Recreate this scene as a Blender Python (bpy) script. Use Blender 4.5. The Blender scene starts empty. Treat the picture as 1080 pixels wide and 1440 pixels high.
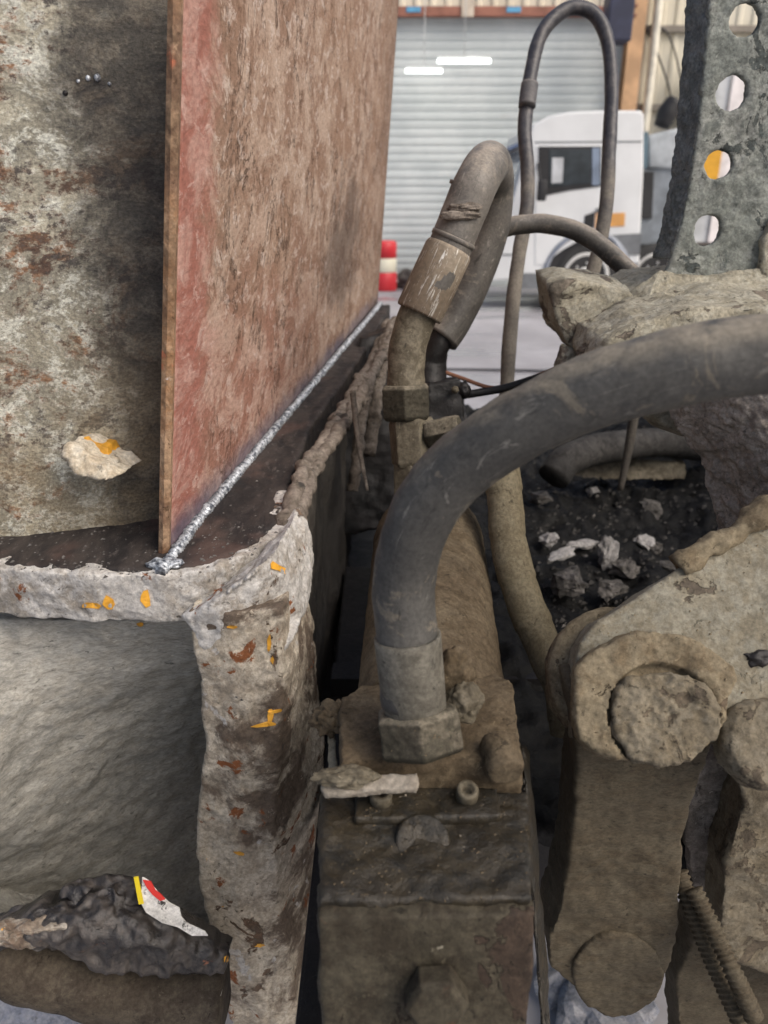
import bpy, bmesh, math, random
import numpy as np
from mathutils import Vector, Matrix, noise
R = math.radians
S = bpy.context.scene
C = S.collection

# ------------------------------------------------------------------ camera, sky, sun, exposure
PITCH = R(22.0); CAMZ = 1.5; F = 1040.0
cam = bpy.data.cameras.new('camera')
cam.sensor_fit = 'VERTICAL'; cam.sensor_height = 36; cam.lens = 26
cam.clip_start = 0.02; cam.clip_end = 300
cam.dof.use_dof = True; cam.dof.focus_distance = 0.74; cam.dof.aperture_fstop = 6.2
camo = bpy.data.objects.new('camera', cam); C.objects.link(camo)
camo.location = (0, 0, CAMZ); camo.rotation_euler = (R(90) - PITCH, 0, 0)
S.camera = camo
W = bpy.data.worlds.new('World'); S.world = W; W.use_nodes = True
wn = W.node_tree.nodes; wl = W.node_tree.links
SUN_EL, SUN_AZ = 46.0, 126.0          # azimuth measured from +Y towards +X
sky = wn.new('ShaderNodeTexSky'); sky.sky_type = 'NISHITA'; sky.sun_disc = False
sky.sun_elevation = R(SUN_EL); sky.sun_rotation = R(SUN_AZ)
sky.air_density = 1.0; sky.dust_density = 6.0; sky.ozone_density = 1.0
wl.new(sky.outputs[0], wn['Background'].inputs[0]); wn['Background'].inputs[1].default_value = 0.15
sun = bpy.data.lights.new('sun', 'SUN'); sun.energy = 1.5; sun.angle = R(42); sun.color = (1, 0.97, 0.93)
suno = bpy.data.objects.new('sun', sun); C.objects.link(suno)
sd = Vector((math.sin(R(SUN_AZ)) * math.cos(R(SUN_EL)), math.cos(R(SUN_AZ)) * math.cos(R(SUN_EL)), math.sin(R(SUN_EL))))
suno.rotation_euler = sd.to_track_quat('Z', 'Y').to_euler(); suno.location = sd * 20
S.view_settings.view_transform = 'Standard'; S.view_settings.look = 'None'
S.view_settings.exposure = 0.15; S.view_settings.gamma = 1.0; S.view_settings.use_curve_mapping = False
S.render.engine = 'CYCLES'
S.cycles.use_denoising = True
S.cycles.max_bounces = 6

# ------------------------------------------------------------------ pixel -> world
CAM = Vector((0, 0, CAMZ))
FW = Vector((0, math.cos(PITCH), -math.sin(PITCH))); UP = Vector((0, math.sin(PITCH), math.cos(PITCH))); RT = Vector((1, 0, 0))
def ray(px, py): return FW + RT * ((px - 540) / F) + UP * ((720 - py) / F)
def P(px, py, d): return CAM + ray(px, py) * d
def PY(px, py, Y): r = ray(px, py); return CAM + r * (Y / r.y)
def PZ(px, py, z): r = ray(px, py); return CAM + r * ((z - CAMZ) / r.z)
def onplane(px, py, co, no): r = ray(px, py); return CAM + r * ((co - CAM).dot(no) / r.dot(no))

# ------------------------------------------------------------------ object helpers
def root(name, loc, label, cat, group=None, kind=None):
    o = bpy.data.objects.new(name, None); C.objects.link(o); o.location = loc; o.empty_display_size = 0.05
    tag(o, label, cat, group, kind); return o
def tag(o, label=None, cat=None, group=None, kind=None):
    if label: o['label'] = label
    if cat: o['category'] = cat
    if group: o['group'] = group
    if kind: o['kind'] = kind
    return o
def adopt(o, parent):
    if parent is not None:
        o.parent = parent
        mw = Matrix.Translation(parent.location) if parent.type == 'EMPTY' else Matrix.Identity(4)
        if parent.parent is not None and parent.type != 'EMPTY': mw = Matrix.Identity(4)
        o.matrix_parent_inverse = mw.inverted()
    return o
def link(name, me, mat, parent=None, smooth=True):
    o = bpy.data.objects.new(name, me); C.objects.link(o)
    if mat is not None:
        me.materials.clear(); me.materials.append(mat)
    if smooth: me.shade_smooth()
    return adopt(o, parent)
def mesh(name, verts, faces, uvs=None):
    me = bpy.data.meshes.new(name); me.from_pydata([tuple(v) for v in verts], [], faces)
    if uvs is not None:
        ul = me.uv_layers.new(name='UVMap')
        vi = np.empty(len(me.loops), dtype=np.int32); me.loops.foreach_get('vertex_index', vi)
        ul.data.foreach_set('uv', np.asarray(uvs, dtype=np.float32)[vi].ravel())
    me.update(); return me
def cleanup(me):
    bm = bmesh.new(); bm.from_mesh(me); bmesh.ops.recalc_face_normals(bm, faces=bm.faces); bm.to_mesh(me); bm.free()

def prism(pts, vec, name='prism'):
    n = len(pts); v = list(pts) + [p + (vec[i] if isinstance(vec, list) else vec) for i, p in enumerate(pts)]
    f = [list(range(n)), list(range(2 * n - 1, n - 1, -1))] + [[i, i + n, (i + 1) % n + n, (i + 1) % n] for i in range(n)]
    me = mesh(name, v, f); cleanup(me); return me
def bevel(me, w, seg=2):
    bm = bmesh.new(); bm.from_mesh(me)
    ed = [e for e in bm.edges if len(e.link_faces) == 2 and e.calc_face_angle(0) > R(25)]
    bmesh.ops.bevel(bm, geom=ed, offset=w, segments=seg, affect='EDGES', clamp_overlap=True, profile=0.6)
    bm.to_mesh(me); bm.free(); return me
def join(mes, name='joined'):
    bm = bmesh.new()
    for m in mes: bm.from_mesh(m)
    me = bpy.data.meshes.new(name); bm.to_mesh(me); bm.free(); return me
def fr(p, sc, oct=3, seed=0.0):
    return noise.fractal(Vector((p[0] * sc + seed, p[1] * sc + seed * 1.7, p[2] * sc - seed)), 1.0, 2.0, oct)
def displace(me, layers, seed=0.0, only=None):
    n = len(me.vertices)
    co = np.empty(n * 3); me.vertices.foreach_get('co', co); co = co.reshape(-1, 3)
    no = np.empty(n * 3); me.vertex_normals.foreach_get('vector', no); no = no.reshape(-1, 3)
    off = np.zeros(n)
    for (amp, sc, oc, typ) in layers:
        if typ == 'f': off += amp * np.array([fr(c, sc, oc, seed) for c in co])
        elif typ == 'p':   # pits and lumps
            v = np.array([fr(c, sc, oc, seed + 5) for c in co]); off += amp * np.clip(v * 1.8 - 0.25, 0, 1)
        elif typ == 'r': off += amp * np.array([0.6 - 2 * abs(fr(c, sc, oc, seed)) for c in co])
        elif typ == 'c':   # cells: clods
            v = np.array([noise.voronoi(Vector(c) * sc + Vector((seed, seed, seed)))[0][0] for c in co]); off += amp * (0.5 - v)
    if only is not None: off *= np.array([only(c) for c in co])
    co = co + no * off[:, None]
    me.vertices.foreach_set('co', co.ravel()); me.update(); return me
def crust(me, voxel=0.003, smooth=4, layers=((0.003, 30, 4, 'f'), (0.0012, 140, 3, 'f')), seed=0.0):
    o = bpy.data.objects.new('tmp', me); C.objects.link(o)
    m = o.modifiers.new('r', 'REMESH'); m.mode = 'VOXEL'; m.voxel_size = voxel
    if smooth:
        s = o.modifiers.new('s', 'SMOOTH'); s.iterations = smooth; s.factor = 0.5
    dg = bpy.context.evaluated_depsgraph_get()
    nm = bpy.data.meshes.new_from_object(o.evaluated_get(dg))
    bpy.data.objects.remove(o); bpy.data.meshes.remove(me)
    return displace(nm, layers, seed)
def spline(pts, step):
    """pts: (Vector, value) -> dense Catmull-Rom samples"""
    p = [Vector(a) for a, _ in pts]; r = [b for _, b in pts]; out = []
    for i in range(len(p) - 1):
        p0 = p[max(i - 1, 0)]; p1 = p[i]; p2 = p[i + 1]; p3 = p[min(i + 2, len(p) - 1)]
        if i == 0: p0 = p1 * 2 - p2
        if i + 2 > len(p) - 1: p3 = p2 * 2 - p1
        n = max(1, int((p2 - p1).length / step))
        for k in range(n):
            t = k / n
            q = 0.5 * ((2 * p1) + (p2 - p0) * t + (2 * p0 - 5 * p1 + 4 * p2 - p3) * t * t + (3 * p1 - p0 - 3 * p2 + p3) * t ** 3)
            out.append((q, r[i] + (r[i + 1] - r[i]) * t))
    out.append((p[-1], r[-1])); return out
def tube(pts, step=0.004, seg=28, rad=None, dense=False):
    s = pts if dense else spline(pts, step)
    n = len(s); v = []; uv = []; f = []
    t0 = (s[1][0] - s[0][0]).normalized()
    a = t0.orthogonal().normalized(); L = 0
    for i, (c, r) in enumerate(s):
        t = (s[min(i + 1, n - 1)][0] - s[max(i - 1, 0)][0]).normalized()
        a = (a - t * a.dot(t)).normalized(); b = t.cross(a)
        if i: L += (c - s[i - 1][0]).length
        for k in range(seg):
            th = 2 * math.pi * k / seg
            rr = r * (rad(L, th) if rad else 1)
            v.append(c + (a * math.cos(th) + b * math.sin(th)) * rr); uv.append((L, k / seg))
    for i in range(n - 1):
        for k in range(seg):
            f.append([i * seg + k, i * seg + (k + 1) % seg, (i + 1) * seg + (k + 1) % seg, (i + 1) * seg + k])
    f.append(list(range(seg - 1, -1, -1))); f.append([(n - 1) * seg + k for k in range(seg)])
    me = mesh('tube', v, f, uv); cleanup(me); return me
def lathe(a, b, prof, seg=32, ref=None, rot=0.0):
    """prof: (t 0..1 along a->b or beyond, radius)"""
    a = Vector(a); b = Vector(b); ax = (b - a); t = ax.normalized()
    u = (Vector(ref) if ref is not None else t.orthogonal()); u = (u - t * u.dot(t)).normalized(); w = t.cross(u)
    v = []; f = []; n = len(prof); uv = []
    for (q, r) in prof:
        for k in range(seg):
            th = 2 * math.pi * k / seg + rot
            v.append(a + ax * q + (u * math.cos(th) + w * math.sin(th)) * r); uv.append((q * ax.length, k / seg))
    for i in range(n - 1):
        for k in range(seg):
            f.append([i * seg + k, i * seg + (k + 1) % seg, (i + 1) * seg + (k + 1) % seg, (i + 1) * seg + k])
    f.append(list(range(seg - 1, -1, -1))); f.append([(n - 1) * seg + k for k in range(seg)])
    me = mesh('lathe', v, f, uv); cleanup(me); return me
def blob(c, rad, sub=4, layers=((0.3, 2.0, 3, 'f'),), seed=0.0, rot=None):
    bm = bmesh.new(); bmesh.ops.create_icosphere(bm, subdivisions=sub, radius=1.0)
    for v in bm.verts:
        d = sum(a * fr(v.co, s, o, seed) for a, s, o, _ in layers); v.co *= 1 + d
    M = Matrix.Translation(c) @ (rot.to_matrix().to_4x4() if rot else Matrix.Identity(4)) @ Matrix.Diagonal((*rad, 1))
    bm.transform(M); me = bpy.data.meshes.new('blob'); bm.to_mesh(me); bm.free(); return me
def chunk(c, rad, seed=0, rough=0.12, rot=None):
    """angular broken stone"""
    rnd = random.Random(seed); bm = bmesh.new()
    for i in range(18):
        q = Vector((rnd.gauss(0, 1), rnd.gauss(0, 1), rnd.gauss(0, 1))).normalized() * rnd.uniform(0.75, 1.0); bm.verts.new(q)
    r = bmesh.ops.convex_hull(bm, input=bm.verts); bmesh.ops.delete(bm, geom=[g for g in r['geom_interior'] if isinstance(g, bmesh.types.BMVert)], context='VERTS')
    bmesh.ops.subdivide_edges(bm, edges=bm.edges, cuts=3, use_grid_fill=True); bmesh.ops.triangulate(bm, faces=bm.faces)
    for v in bm.verts: v.co *= 1 + rough * fr(v.co, 3.0, 3, seed * 3.1)
    M = Matrix.Translation(c) @ (rot.to_matrix().to_4x4() if rot else Matrix.Rotation(rnd.uniform(0, 6), 4, 'Z')) @ Matrix.Diagonal((*rad, 1))
    bm.transform(M); me = bpy.data.meshes.new('chunk'); bm.to_mesh(me); bm.free(); return me
def grid(fn, nu, nv, thick=None, name='grid'):
    v = []; f = []; uv = []
    for j in range(nv + 1):
        for i in range(nu + 1):
            v.append(fn(i / nu, j / nv)); uv.append((i / nu, j / nv))
    for j in range(nv):
        for i in range(nu):
            a = j * (nu + 1) + i; f.append([a, a + 1, a + nu + 2, a + nu + 1])
    if thick is not None:
        n = len(v); m = n
        v += [p + thick for p in v]; uv += uv
        f += [[q + m for q in reversed(a)] for a in f]
        ring = [i for i in range(nu + 1)] + [j * (nu + 1) + nu for j in range(1, nv + 1)] + [nv * (nu + 1) + i for i in range(nu - 1, -1, -1)] + [j * (nu + 1) for j in range(nv - 1, 0, -1)]
        for a, b in zip(ring, ring[1:] + ring[:1]): f.append([b, a, a + m, b + m])
    me = mesh(name, v, f, uv); cleanup(me); return me
def box(c, size, bev=0.0):
    bm = bmesh.new(); bmesh.ops.create_cube(bm, size=1.0); bm.transform(Matrix.Translation(c) @ Matrix.Diagonal((*size, 1)))
    me = bpy.data.meshes.new('box'); bm.to_mesh(me); bm.free()
    return bevel(me, bev) if bev else me
def lerp_path(keys, t):
    for (t0, a), (t1, b) in zip(keys, keys[1:]):
        if t <= t1: k = (t - t0) / (t1 - t0); return tuple(x + (y - x) * k for x, y in zip(a, b))
    return keys[-1][1]
def hit(px, py):
    dg = bpy.context.evaluated_depsgraph_get()
    ok, loc, nor, idx, ob, _ = S.ray_cast(dg, CAM, ray(px, py).normalized())
    return (loc, nor, ob) if ok else (None, None, None)

# ------------------------------------------------------------------ materials
class NT:
    def __init__(s, name):
        s.m = bpy.data.materials.new(name); s.m.use_nodes = True; s.t = s.m.node_tree; s.n = s.t.nodes
        s.b = s.n['Principled BSDF']; s.co = None
    def new(s, t, **k):
        n = s.n.new(t)
        for a, b in k.items(): setattr(n, a, b)
        return n
    def l(s, a, b): s.t.links.new(a, b)
    def coord(s, kind='Object', scale=(1, 1, 1), rot=(0, 0, 0)):
        tc = s.new('ShaderNodeTexCoord'); mp = s.new('ShaderNodeMapping'); mp.inputs['Scale'].default_value = scale; mp.inputs['Rotation'].default_value = rot
        s.l(tc.outputs[kind], mp.inputs[0]); return mp.outputs[0]
    def noise(s, co, scale, detail=5, rough=0.6, dist=0.0):
        n = s.new('ShaderNodeTexNoise'); n.inputs['Scale'].default_value = scale; n.inputs['Detail'].default_value = detail
        n.inputs['Roughness'].default_value = rough; n.inputs['Distortion'].default_value = dist
        s.l(co, n.inputs['Vector']); return n.outputs[0]
    def voro(s, co, scale, feature='F1'):
        n = s.new('ShaderNodeTexVoronoi'); n.feature = feature; n.inputs['Scale'].default_value = scale; s.l(co, n.inputs['Vector']); return n.outputs[0]
    def ramp(s, fac, a, b, ca=0.0, cb=1.0):
        n = s.new('ShaderNodeMapRange'); n.inputs[1].default_value = a; n.inputs[2].default_value = b; n.inputs[3].default_value = ca; n.inputs[4].default_value = cb
        n.interpolation_type = 'SMOOTHSTEP'; s.l(fac, n.inputs[0]); return n.outputs[0]
    def mix(s, fac, a, b, mode='MIX'):
        n = s.new('ShaderNodeMix'); n.data_type = 'RGBA'; n.blend_type = mode
        for sock, x in ((n.inputs[0], fac), (n.inputs[6], a), (n.inputs[7], b)):
            if isinstance(x, (int, float)): sock.default_value = x
            elif isinstance(x, tuple): sock.default_value = (*x, 1)
            else: s.l(x, sock)
        return n.outputs[2]
    def math(s, op, a, b=None, c=None):
        n = s.new('ShaderNodeMath'); n.operation = op
        for i, x in enumerate((a, b, c)):
            if x is None: continue
            if isinstance(x, (int, float)): n.inputs[i].default_value = x
            else: s.l(x, n.inputs[i])
        return n.outputs[0]
    def bump(s, h, strength, dist, prev=None):
        n = s.new('ShaderNodeBump'); n.inputs['Strength'].default_value = strength; n.inputs['Distance'].default_value = dist
        s.l(h, n.inputs['Height'])
        if prev is not None: s.l(prev, n.inputs['Normal'])
        return n.outputs[0]
    def sep(s, v):
        n = s.new('ShaderNodeSeparateXYZ'); s.l(v, n.inputs[0]); return n.outputs
    def out(s, col, rough=0.85, nor=None, metal=0.0, spec=0.3):
        for k, x in (('Base Color', col), ('Roughness', rough), ('Metallic', metal), ('Specular IOR Level', spec)):
            if isinstance(x, tuple): s.b.inputs[k].default_value = (*x, 1)
            elif isinstance(x, (int, float)): s.b.inputs[k].default_value = x
            else: s.l(x, s.b.inputs[k])
        if nor is not None: s.l(nor, s.b.inputs['Normal'])
        return s.m

def grime(name, c1, c2, c3=None, scale=1.0, spots=(), dust=None, dust_amt=0.6, bump=1.0, rough=0.9, spec=0.25, kind='Object', stretch=(1, 1, 1), rot=(0, 0, 0), contrast=1.0, peel=None, stain=0.45):
    """layered dirt: patches, crisp flecks and pits, optional peeled crust, broad stains"""
    t = NT(name); co = t.coord(kind, stretch, rot)
    big = t.noise(co, 9 * scale, 10, 0.70, 0.6); mid = t.noise(co, 42 * scale, 8, 0.74, 0.3); fine = t.noise(co, 230 * scale, 4, 0.75)
    w = 0.11 / contrast
    col = t.mix(t.ramp(big, 0.5 - w, 0.5 + w), c1, c2)
    if c3: col = t.mix(t.ramp(mid, 0.5 - w * 0.6, 0.5 + w * 0.9, 0, 0.9), col, c3)
    nor = t.bump(mid, 0.4 * bump, 0.008); nor = t.bump(fine, 0.45 * bump, 0.0018, nor)
    if peel:
        pc_, ps, pt = peel
        pn = t.noise(t.coord(kind, stretch, (0.4, 0.9, 0.1)), ps, 9, 0.66, 0.5); pm_ = t.ramp(pn, pt, pt + 0.018)
        under = t.mix(t.ramp(mid, 0.42, 0.58), tuple(x * 0.6 for x in pc_), pc_)
        rim = t.math('MULTIPLY', t.ramp(pn, pt - 0.05, pt), t.math('SUBTRACT', 1.0, pm_))
        col = t.mix(t.math('MULTIPLY', rim, 0.35), col, tuple(min(0.7, x * 1.5) for x in c2))
        col = t.mix(pm_, col, under); nor = t.bump(t.math('SUBTRACT', 1.0, pm_), 0.8, 0.003, nor)
    for i, (sc_col, sc, lo, hi) in enumerate(spots):
        n = t.noise(t.coord(kind, tuple(stretch), (0.3 * i, 0.7 * i, 0.2)), sc, 8, 0.66, 0.4)
        col = t.mix(t.ramp(n, lo, lo + (hi - lo) * 0.5), col, sc_col)
    if dust:
        g = t.new('ShaderNodeNewGeometry'); nz = t.sep(g.outputs['Normal'])[2]
        dm = t.math('MULTIPLY', t.ramp(nz, 0.0, 0.9), t.ramp(mid, 0.3, 0.62))
        col = t.mix(t.math('MULTIPLY', dm, dust_amt), col, dust)
    st_n = t.noise(t.coord(kind, (1, 1, 0.6), (0.2, 0.5, 0.9)), 5.5 * scale, 7, 0.66, 0.8)
    col = t.mix(t.math('MULTIPLY', t.ramp(st_n, 0.52, 0.66), stain), col, tuple(x * 0.28 for x in c1))
    hid = t.noise(t.coord(kind, stretch, (1.1, 0.2, 0.5)), 105 * scale, 6, 0.72, 0.6)
    pit = t.math('MULTIPLY', t.ramp(hid, 0.60, 0.65), t.ramp(big, 0.38, 0.52)); lite = t.math('MULTIPLY', t.ramp(hid, 0.385, 0.345), t.ramp(mid, 0.42, 0.55))
    col = t.mix(t.math('MULTIPLY', pit, 0.75), col, tuple(x * 0.28 for x in c1)); col = t.mix(t.math('MULTIPLY', lite, 0.55), col, tuple(min(0.75, x * 1.75) for x in c2))
    col = t.mix(0.5, col, t.mix(t.ramp(fine, 0.25, 0.75), (0.32, 0.31, 0.30), (1.6, 1.6, 1.6)), 'MULTIPLY')
    nor = t.bump(t.math('SUBTRACT', lite, pit), 0.5 * bump, 0.002, nor)
    return t.out(col, t.ramp(mid, 0.3, 0.7, rough - 0.2, min(1, rough + 0.05)), nor, 0.0, spec)
def plain(name, col, rough=0.5, metal=0.0, spec=0.4, var=0.25, scale=3.0, bump=0.0, emit=None):
    t = NT(name); co = t.coord(); n = t.noise(co, scale, 6, 0.6)
    c = t.mix(t.ramp(n, 0.35, 0.65), tuple(x * (1 - var) for x in col), tuple(min(1, x * (1 + var * 0.5)) for x in col))
    nor = t.bump(t.noise(co, scale * 6, 4), bump, 0.01) if bump else None
    m = t.out(c, rough, nor, metal, spec)
    if emit: t.b.inputs['Emission Color'].default_value = (*emit[:3], 1); t.b.inputs['Emission Strength'].default_value = emit[3]
    return m

M = {}
ORANGE = (0.74, 0.37, 0.04); RUST = (0.20, 0.075, 0.03)
M['mud'] = grime('mud_grey', (0.229, 0.195, 0.139), (0.312, 0.280, 0.210), (0.177, 0.145, 0.101), bump=1.0)
M['rib'] = grime('mud_on_rib', (0.283, 0.242, 0.187), (0.426, 0.371, 0.289), (0.511, 0.458, 0.372), spots=(((0.13, 0.10, 0.075), 7, 0.52, 0.66), ((0.44, 0.42, 0.39), 19, 0.63, 0.69), (RUST, 24, 0.60, 0.67), (ORANGE, 30, 0.72, 0.74), ((0.05, 0.05, 0.055), 22, 0.66, 0.72)), bump=0.9, peel=((0.16, 0.105, 0.07), 15, 0.615))
M['web'] = grime('mud_on_web', (0.303, 0.301, 0.279), (0.426, 0.416, 0.377), (0.356, 0.341, 0.300), bump=1.0, stretch=(0.5, 1, 1.6), rot=(0, R(25), 0), contrast=0.8, stain=0.3)
M['flange'] = grime('crust_on_flange', (0.460, 0.443, 0.414), (0.299, 0.270, 0.230), (0.529, 0.517, 0.494), spots=((RUST, 26, 0.62, 0.70), (ORANGE, 18, 0.70, 0.72)), bump=1.2, peel=((0.17, 0.12, 0.085), 12, 0.60))
M['whitecrust'] = grime('pale_concrete_crust', (0.44, 0.42, 0.39), (0.30, 0.27, 0.235), (0.5, 0.49, 0.47), spots=((ORANGE, 28, 0.69, 0.72), (RUST, 30, 0.66, 0.72)), bump=1.3, peel=((0.20, 0.165, 0.13), 16, 0.57))
M['brown'] = grime('brown_dust', (0.098, 0.073, 0.045), (0.123, 0.097, 0.062), (0.073, 0.054, 0.032), bump=0.9)
M['lip'] = grime('oily_brown_lip', (0.060, 0.048, 0.034), (0.080, 0.066, 0.048), (0.045, 0.035, 0.026), bump=0.8)
M['block'] = grime('oily_brown_block', (0.018, 0.014, 0.008), (0.032, 0.025, 0.014), (0.008, 0.007, 0.004), bump=1.1, rough=0.55, spec=0.5, spots=((0.25, 0.22, 0.18) and ((0.24, 0.21, 0.17), 90, 0.66, 0.74),))
M['blockfront'] = grime('grey_green_block', (0.044, 0.038, 0.026), (0.058, 0.050, 0.034), (0.030, 0.024, 0.016), spots=(((0.085, 0.045, 0.028), 12, 0.58, 0.66), ((0.26, 0.24, 0.19), 34, 0.68, 0.74)), bump=0.8, rough=0.8, peel=((0.05, 0.035, 0.025), 9, 0.60))
M['arm'] = grime('pale_mud_on_arm', (0.218, 0.201, 0.154), (0.181, 0.159, 0.113), (0.242, 0.231, 0.186), bump=0.6, peel=((0.17, 0.14, 0.105), 10, 0.60))
M['armedge'] = grime('brown_mud_on_boss', (0.167, 0.135, 0.086), (0.200, 0.167, 0.111), (0.134, 0.103, 0.064), bump=0.75, peel=((0.12, 0.09, 0.06), 16, 0.60))
M['pin'] = grime('caked_pin', (0.162, 0.139, 0.099), (0.130, 0.107, 0.071), (0.188, 0.166, 0.124), bump=1.0, peel=((0.13, 0.105, 0.075), 22, 0.58))
M['link'] = grime('brown_link', (0.081, 0.067, 0.045), (0.066, 0.052, 0.033), (0.089, 0.076, 0.053), bump=0.5, stretch=(1, 1, 2.2), stain=0.3)
M['green'] = grime('grey_green_speckle', (0.223, 0.242, 0.219), (0.284, 0.294, 0.270), (0.152, 0.166, 0.151), bump=1.2, scale=1.3, spots=(((0.10, 0.115, 0.11), 26, 0.60, 0.70),), peel=((0.10, 0.115, 0.11), 17, 0.59))
M['greendark'] = grime('dark_grey_green_speckle', (0.11, 0.125, 0.125), (0.16, 0.175, 0.175), (0.21, 0.225, 0.22), bump=1.5, scale=1.3)
M['ledge'] = grime('pale_mud_ledge', (0.336, 0.312, 0.244), (0.265, 0.242, 0.179), (0.380, 0.365, 0.300), bump=1.3, peel=((0.20, 0.17, 0.135), 13, 0.56))
M['dark_crust'] = grime('dark_crust', (0.264, 0.232, 0.203), (0.386, 0.354, 0.314), (0.162, 0.143, 0.121), bump=1.6)
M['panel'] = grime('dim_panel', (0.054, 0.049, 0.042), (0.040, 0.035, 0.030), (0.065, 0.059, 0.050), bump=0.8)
M['sludge'] = grime('black_sludge', (0.004, 0.004, 0.004), (0.006, 0.006, 0.005), (0.003, 0.003, 0.003), bump=1.5, rough=0.7)  # near-black so the colour carries the shade inside the hopper
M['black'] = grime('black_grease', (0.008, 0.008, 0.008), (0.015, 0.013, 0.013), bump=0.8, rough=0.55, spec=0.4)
M['chunk'] = grime('broken_concrete', (0.34, 0.33, 0.32), (0.24, 0.235, 0.23), (0.42, 0.41, 0.40), bump=1.2)
M['chunkdark'] = grime('dirty_concrete', (0.10, 0.095, 0.09), (0.16, 0.15, 0.14), (0.07, 0.066, 0.06), bump=1.2)
M['steel_dirty'] = grime('dirty_steel', (0.116, 0.101, 0.072), (0.164, 0.143, 0.104), (0.078, 0.066, 0.045), bump=0.7, rough=0.7)
M['nut'] = grime('dusty_nut', (0.032, 0.029, 0.020), (0.041, 0.037, 0.025), (0.026, 0.022, 0.015), bump=0.8, dust=(0.33, 0.29, 0.22))
M['ferrule'] = grime('dusty_ferrule', (0.115, 0.108, 0.088), (0.15, 0.14, 0.115), (0.09, 0.083, 0.067), bump=0.5, rough=0.7)
M['archmud'] = grime('rough_grey_crust', (0.34, 0.305, 0.265), (0.42, 0.385, 0.34), (0.22, 0.19, 0.16), bump=1.6)
M['orange'] = plain('orange_paint', ORANGE, 0.5, var=0.4, scale=40, bump=0.2)
M['cable'] = grime('mud_caked_cable', (0.192, 0.160, 0.132), (0.240, 0.208, 0.176), (0.120, 0.100, 0.080), bump=1.4, spots=(((0.05, 0.045, 0.04), 40, 0.62, 0.68),))
M['beigehose'] = grime('dusty_beige_hose', (0.146, 0.124, 0.079), (0.122, 0.101, 0.063), (0.161, 0.140, 0.094), bump=0.5)

def m_rusty_wall():
    t = NT('rusty_mottled_wall'); co = t.coord('UV', (0.42, 1.35, 1))      # about metres on the wall
    big = t.noise(co, 4.0, 9, 0.70, 0.8); mid = t.noise(co, 20, 9, 0.74, 0.5); fine = t.noise(co, 85, 6, 0.78); f2 = t.noise(co, 210, 3, 0.7)
    x, y, _ = t.sep(t.coord('UV'))
    col = t.mix(t.ramp(big, 0.42, 0.58), (0.25, 0.235, 0.185), (0.46, 0.43, 0.335))
    sp = t.math('ADD', t.math('MULTIPLY', mid, 0.7), t.math('MULTIPLY', fine, 0.5))
    col = t.mix(t.ramp(sp, 0.58, 0.66, 0, 0.9), col, (0.64, 0.645, 0.57))
    rn = t.math('ADD', t.noise(t.coord('UV', (0.42, 1.35, 1), (0, 0, 0.7)), 6.0, 9, 0.74, 0.6), t.math('MULTIPLY', t.math('SUBTRACT', fine, 0.5), 0.55))
    col = t.mix(t.ramp(rn, 0.50, 0.60, 0, 0.95), col, t.mix(t.ramp(mid, 0.42, 0.6), (0.085, 0.045, 0.03), (0.27, 0.135, 0.065)))
    dk = t.math('ADD', t.noise(t.coord('UV', (0.42, 1.35, 1), (0, 0, 1.9)), 8.0, 9, 0.74, 0.5), t.math('MULTIPLY', t.math('SUBTRACT', fine, 0.5), 0.6))
    col = t.mix(t.ramp(dk, 0.55, 0.62, 0, 0.9), col, (0.085, 0.075, 0.068))
    # sooty torch burn plus painted-in shade beside the plate: an irregular dark band
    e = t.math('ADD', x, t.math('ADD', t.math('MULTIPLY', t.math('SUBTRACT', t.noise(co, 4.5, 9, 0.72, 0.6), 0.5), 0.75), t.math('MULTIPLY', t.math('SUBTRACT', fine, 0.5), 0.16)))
    soot_shade = t.ramp(e, 0.60, 0.80)
    col = t.mix(t.math('MULTIPLY', soot_shade, 0.92), col, t.mix(t.ramp(mid, 0.45, 0.6), (0.040, 0.036, 0.033), (0.105, 0.088, 0.068)))
    lo = t.math('MULTIPLY', t.ramp(y, 0.34, 0.10), t.ramp(t.noise(co, 6, 6, 0.7), 0.35, 0.6))
    col = t.mix(t.math('MULTIPLY', lo, 0.5), col, (0.27, 0.205, 0.12))
    col = t.mix(0.75, col, t.mix(t.ramp(f2, 0.28, 0.72), (0.45, 0.45, 0.45), (1.35, 1.35, 1.35)), 'MULTIPLY')
    nor = t.bump(mid, 0.5, 0.006); nor = t.bump(fine, 0.7, 0.002, nor); nor = t.bump(f2, 0.4, 0.0008, nor)
    return t.out(col, t.ramp(mid, 0.3, 0.7, 0.5, 0.9), nor, 0, 0.35)
M['wall'] = m_rusty_wall()
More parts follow.
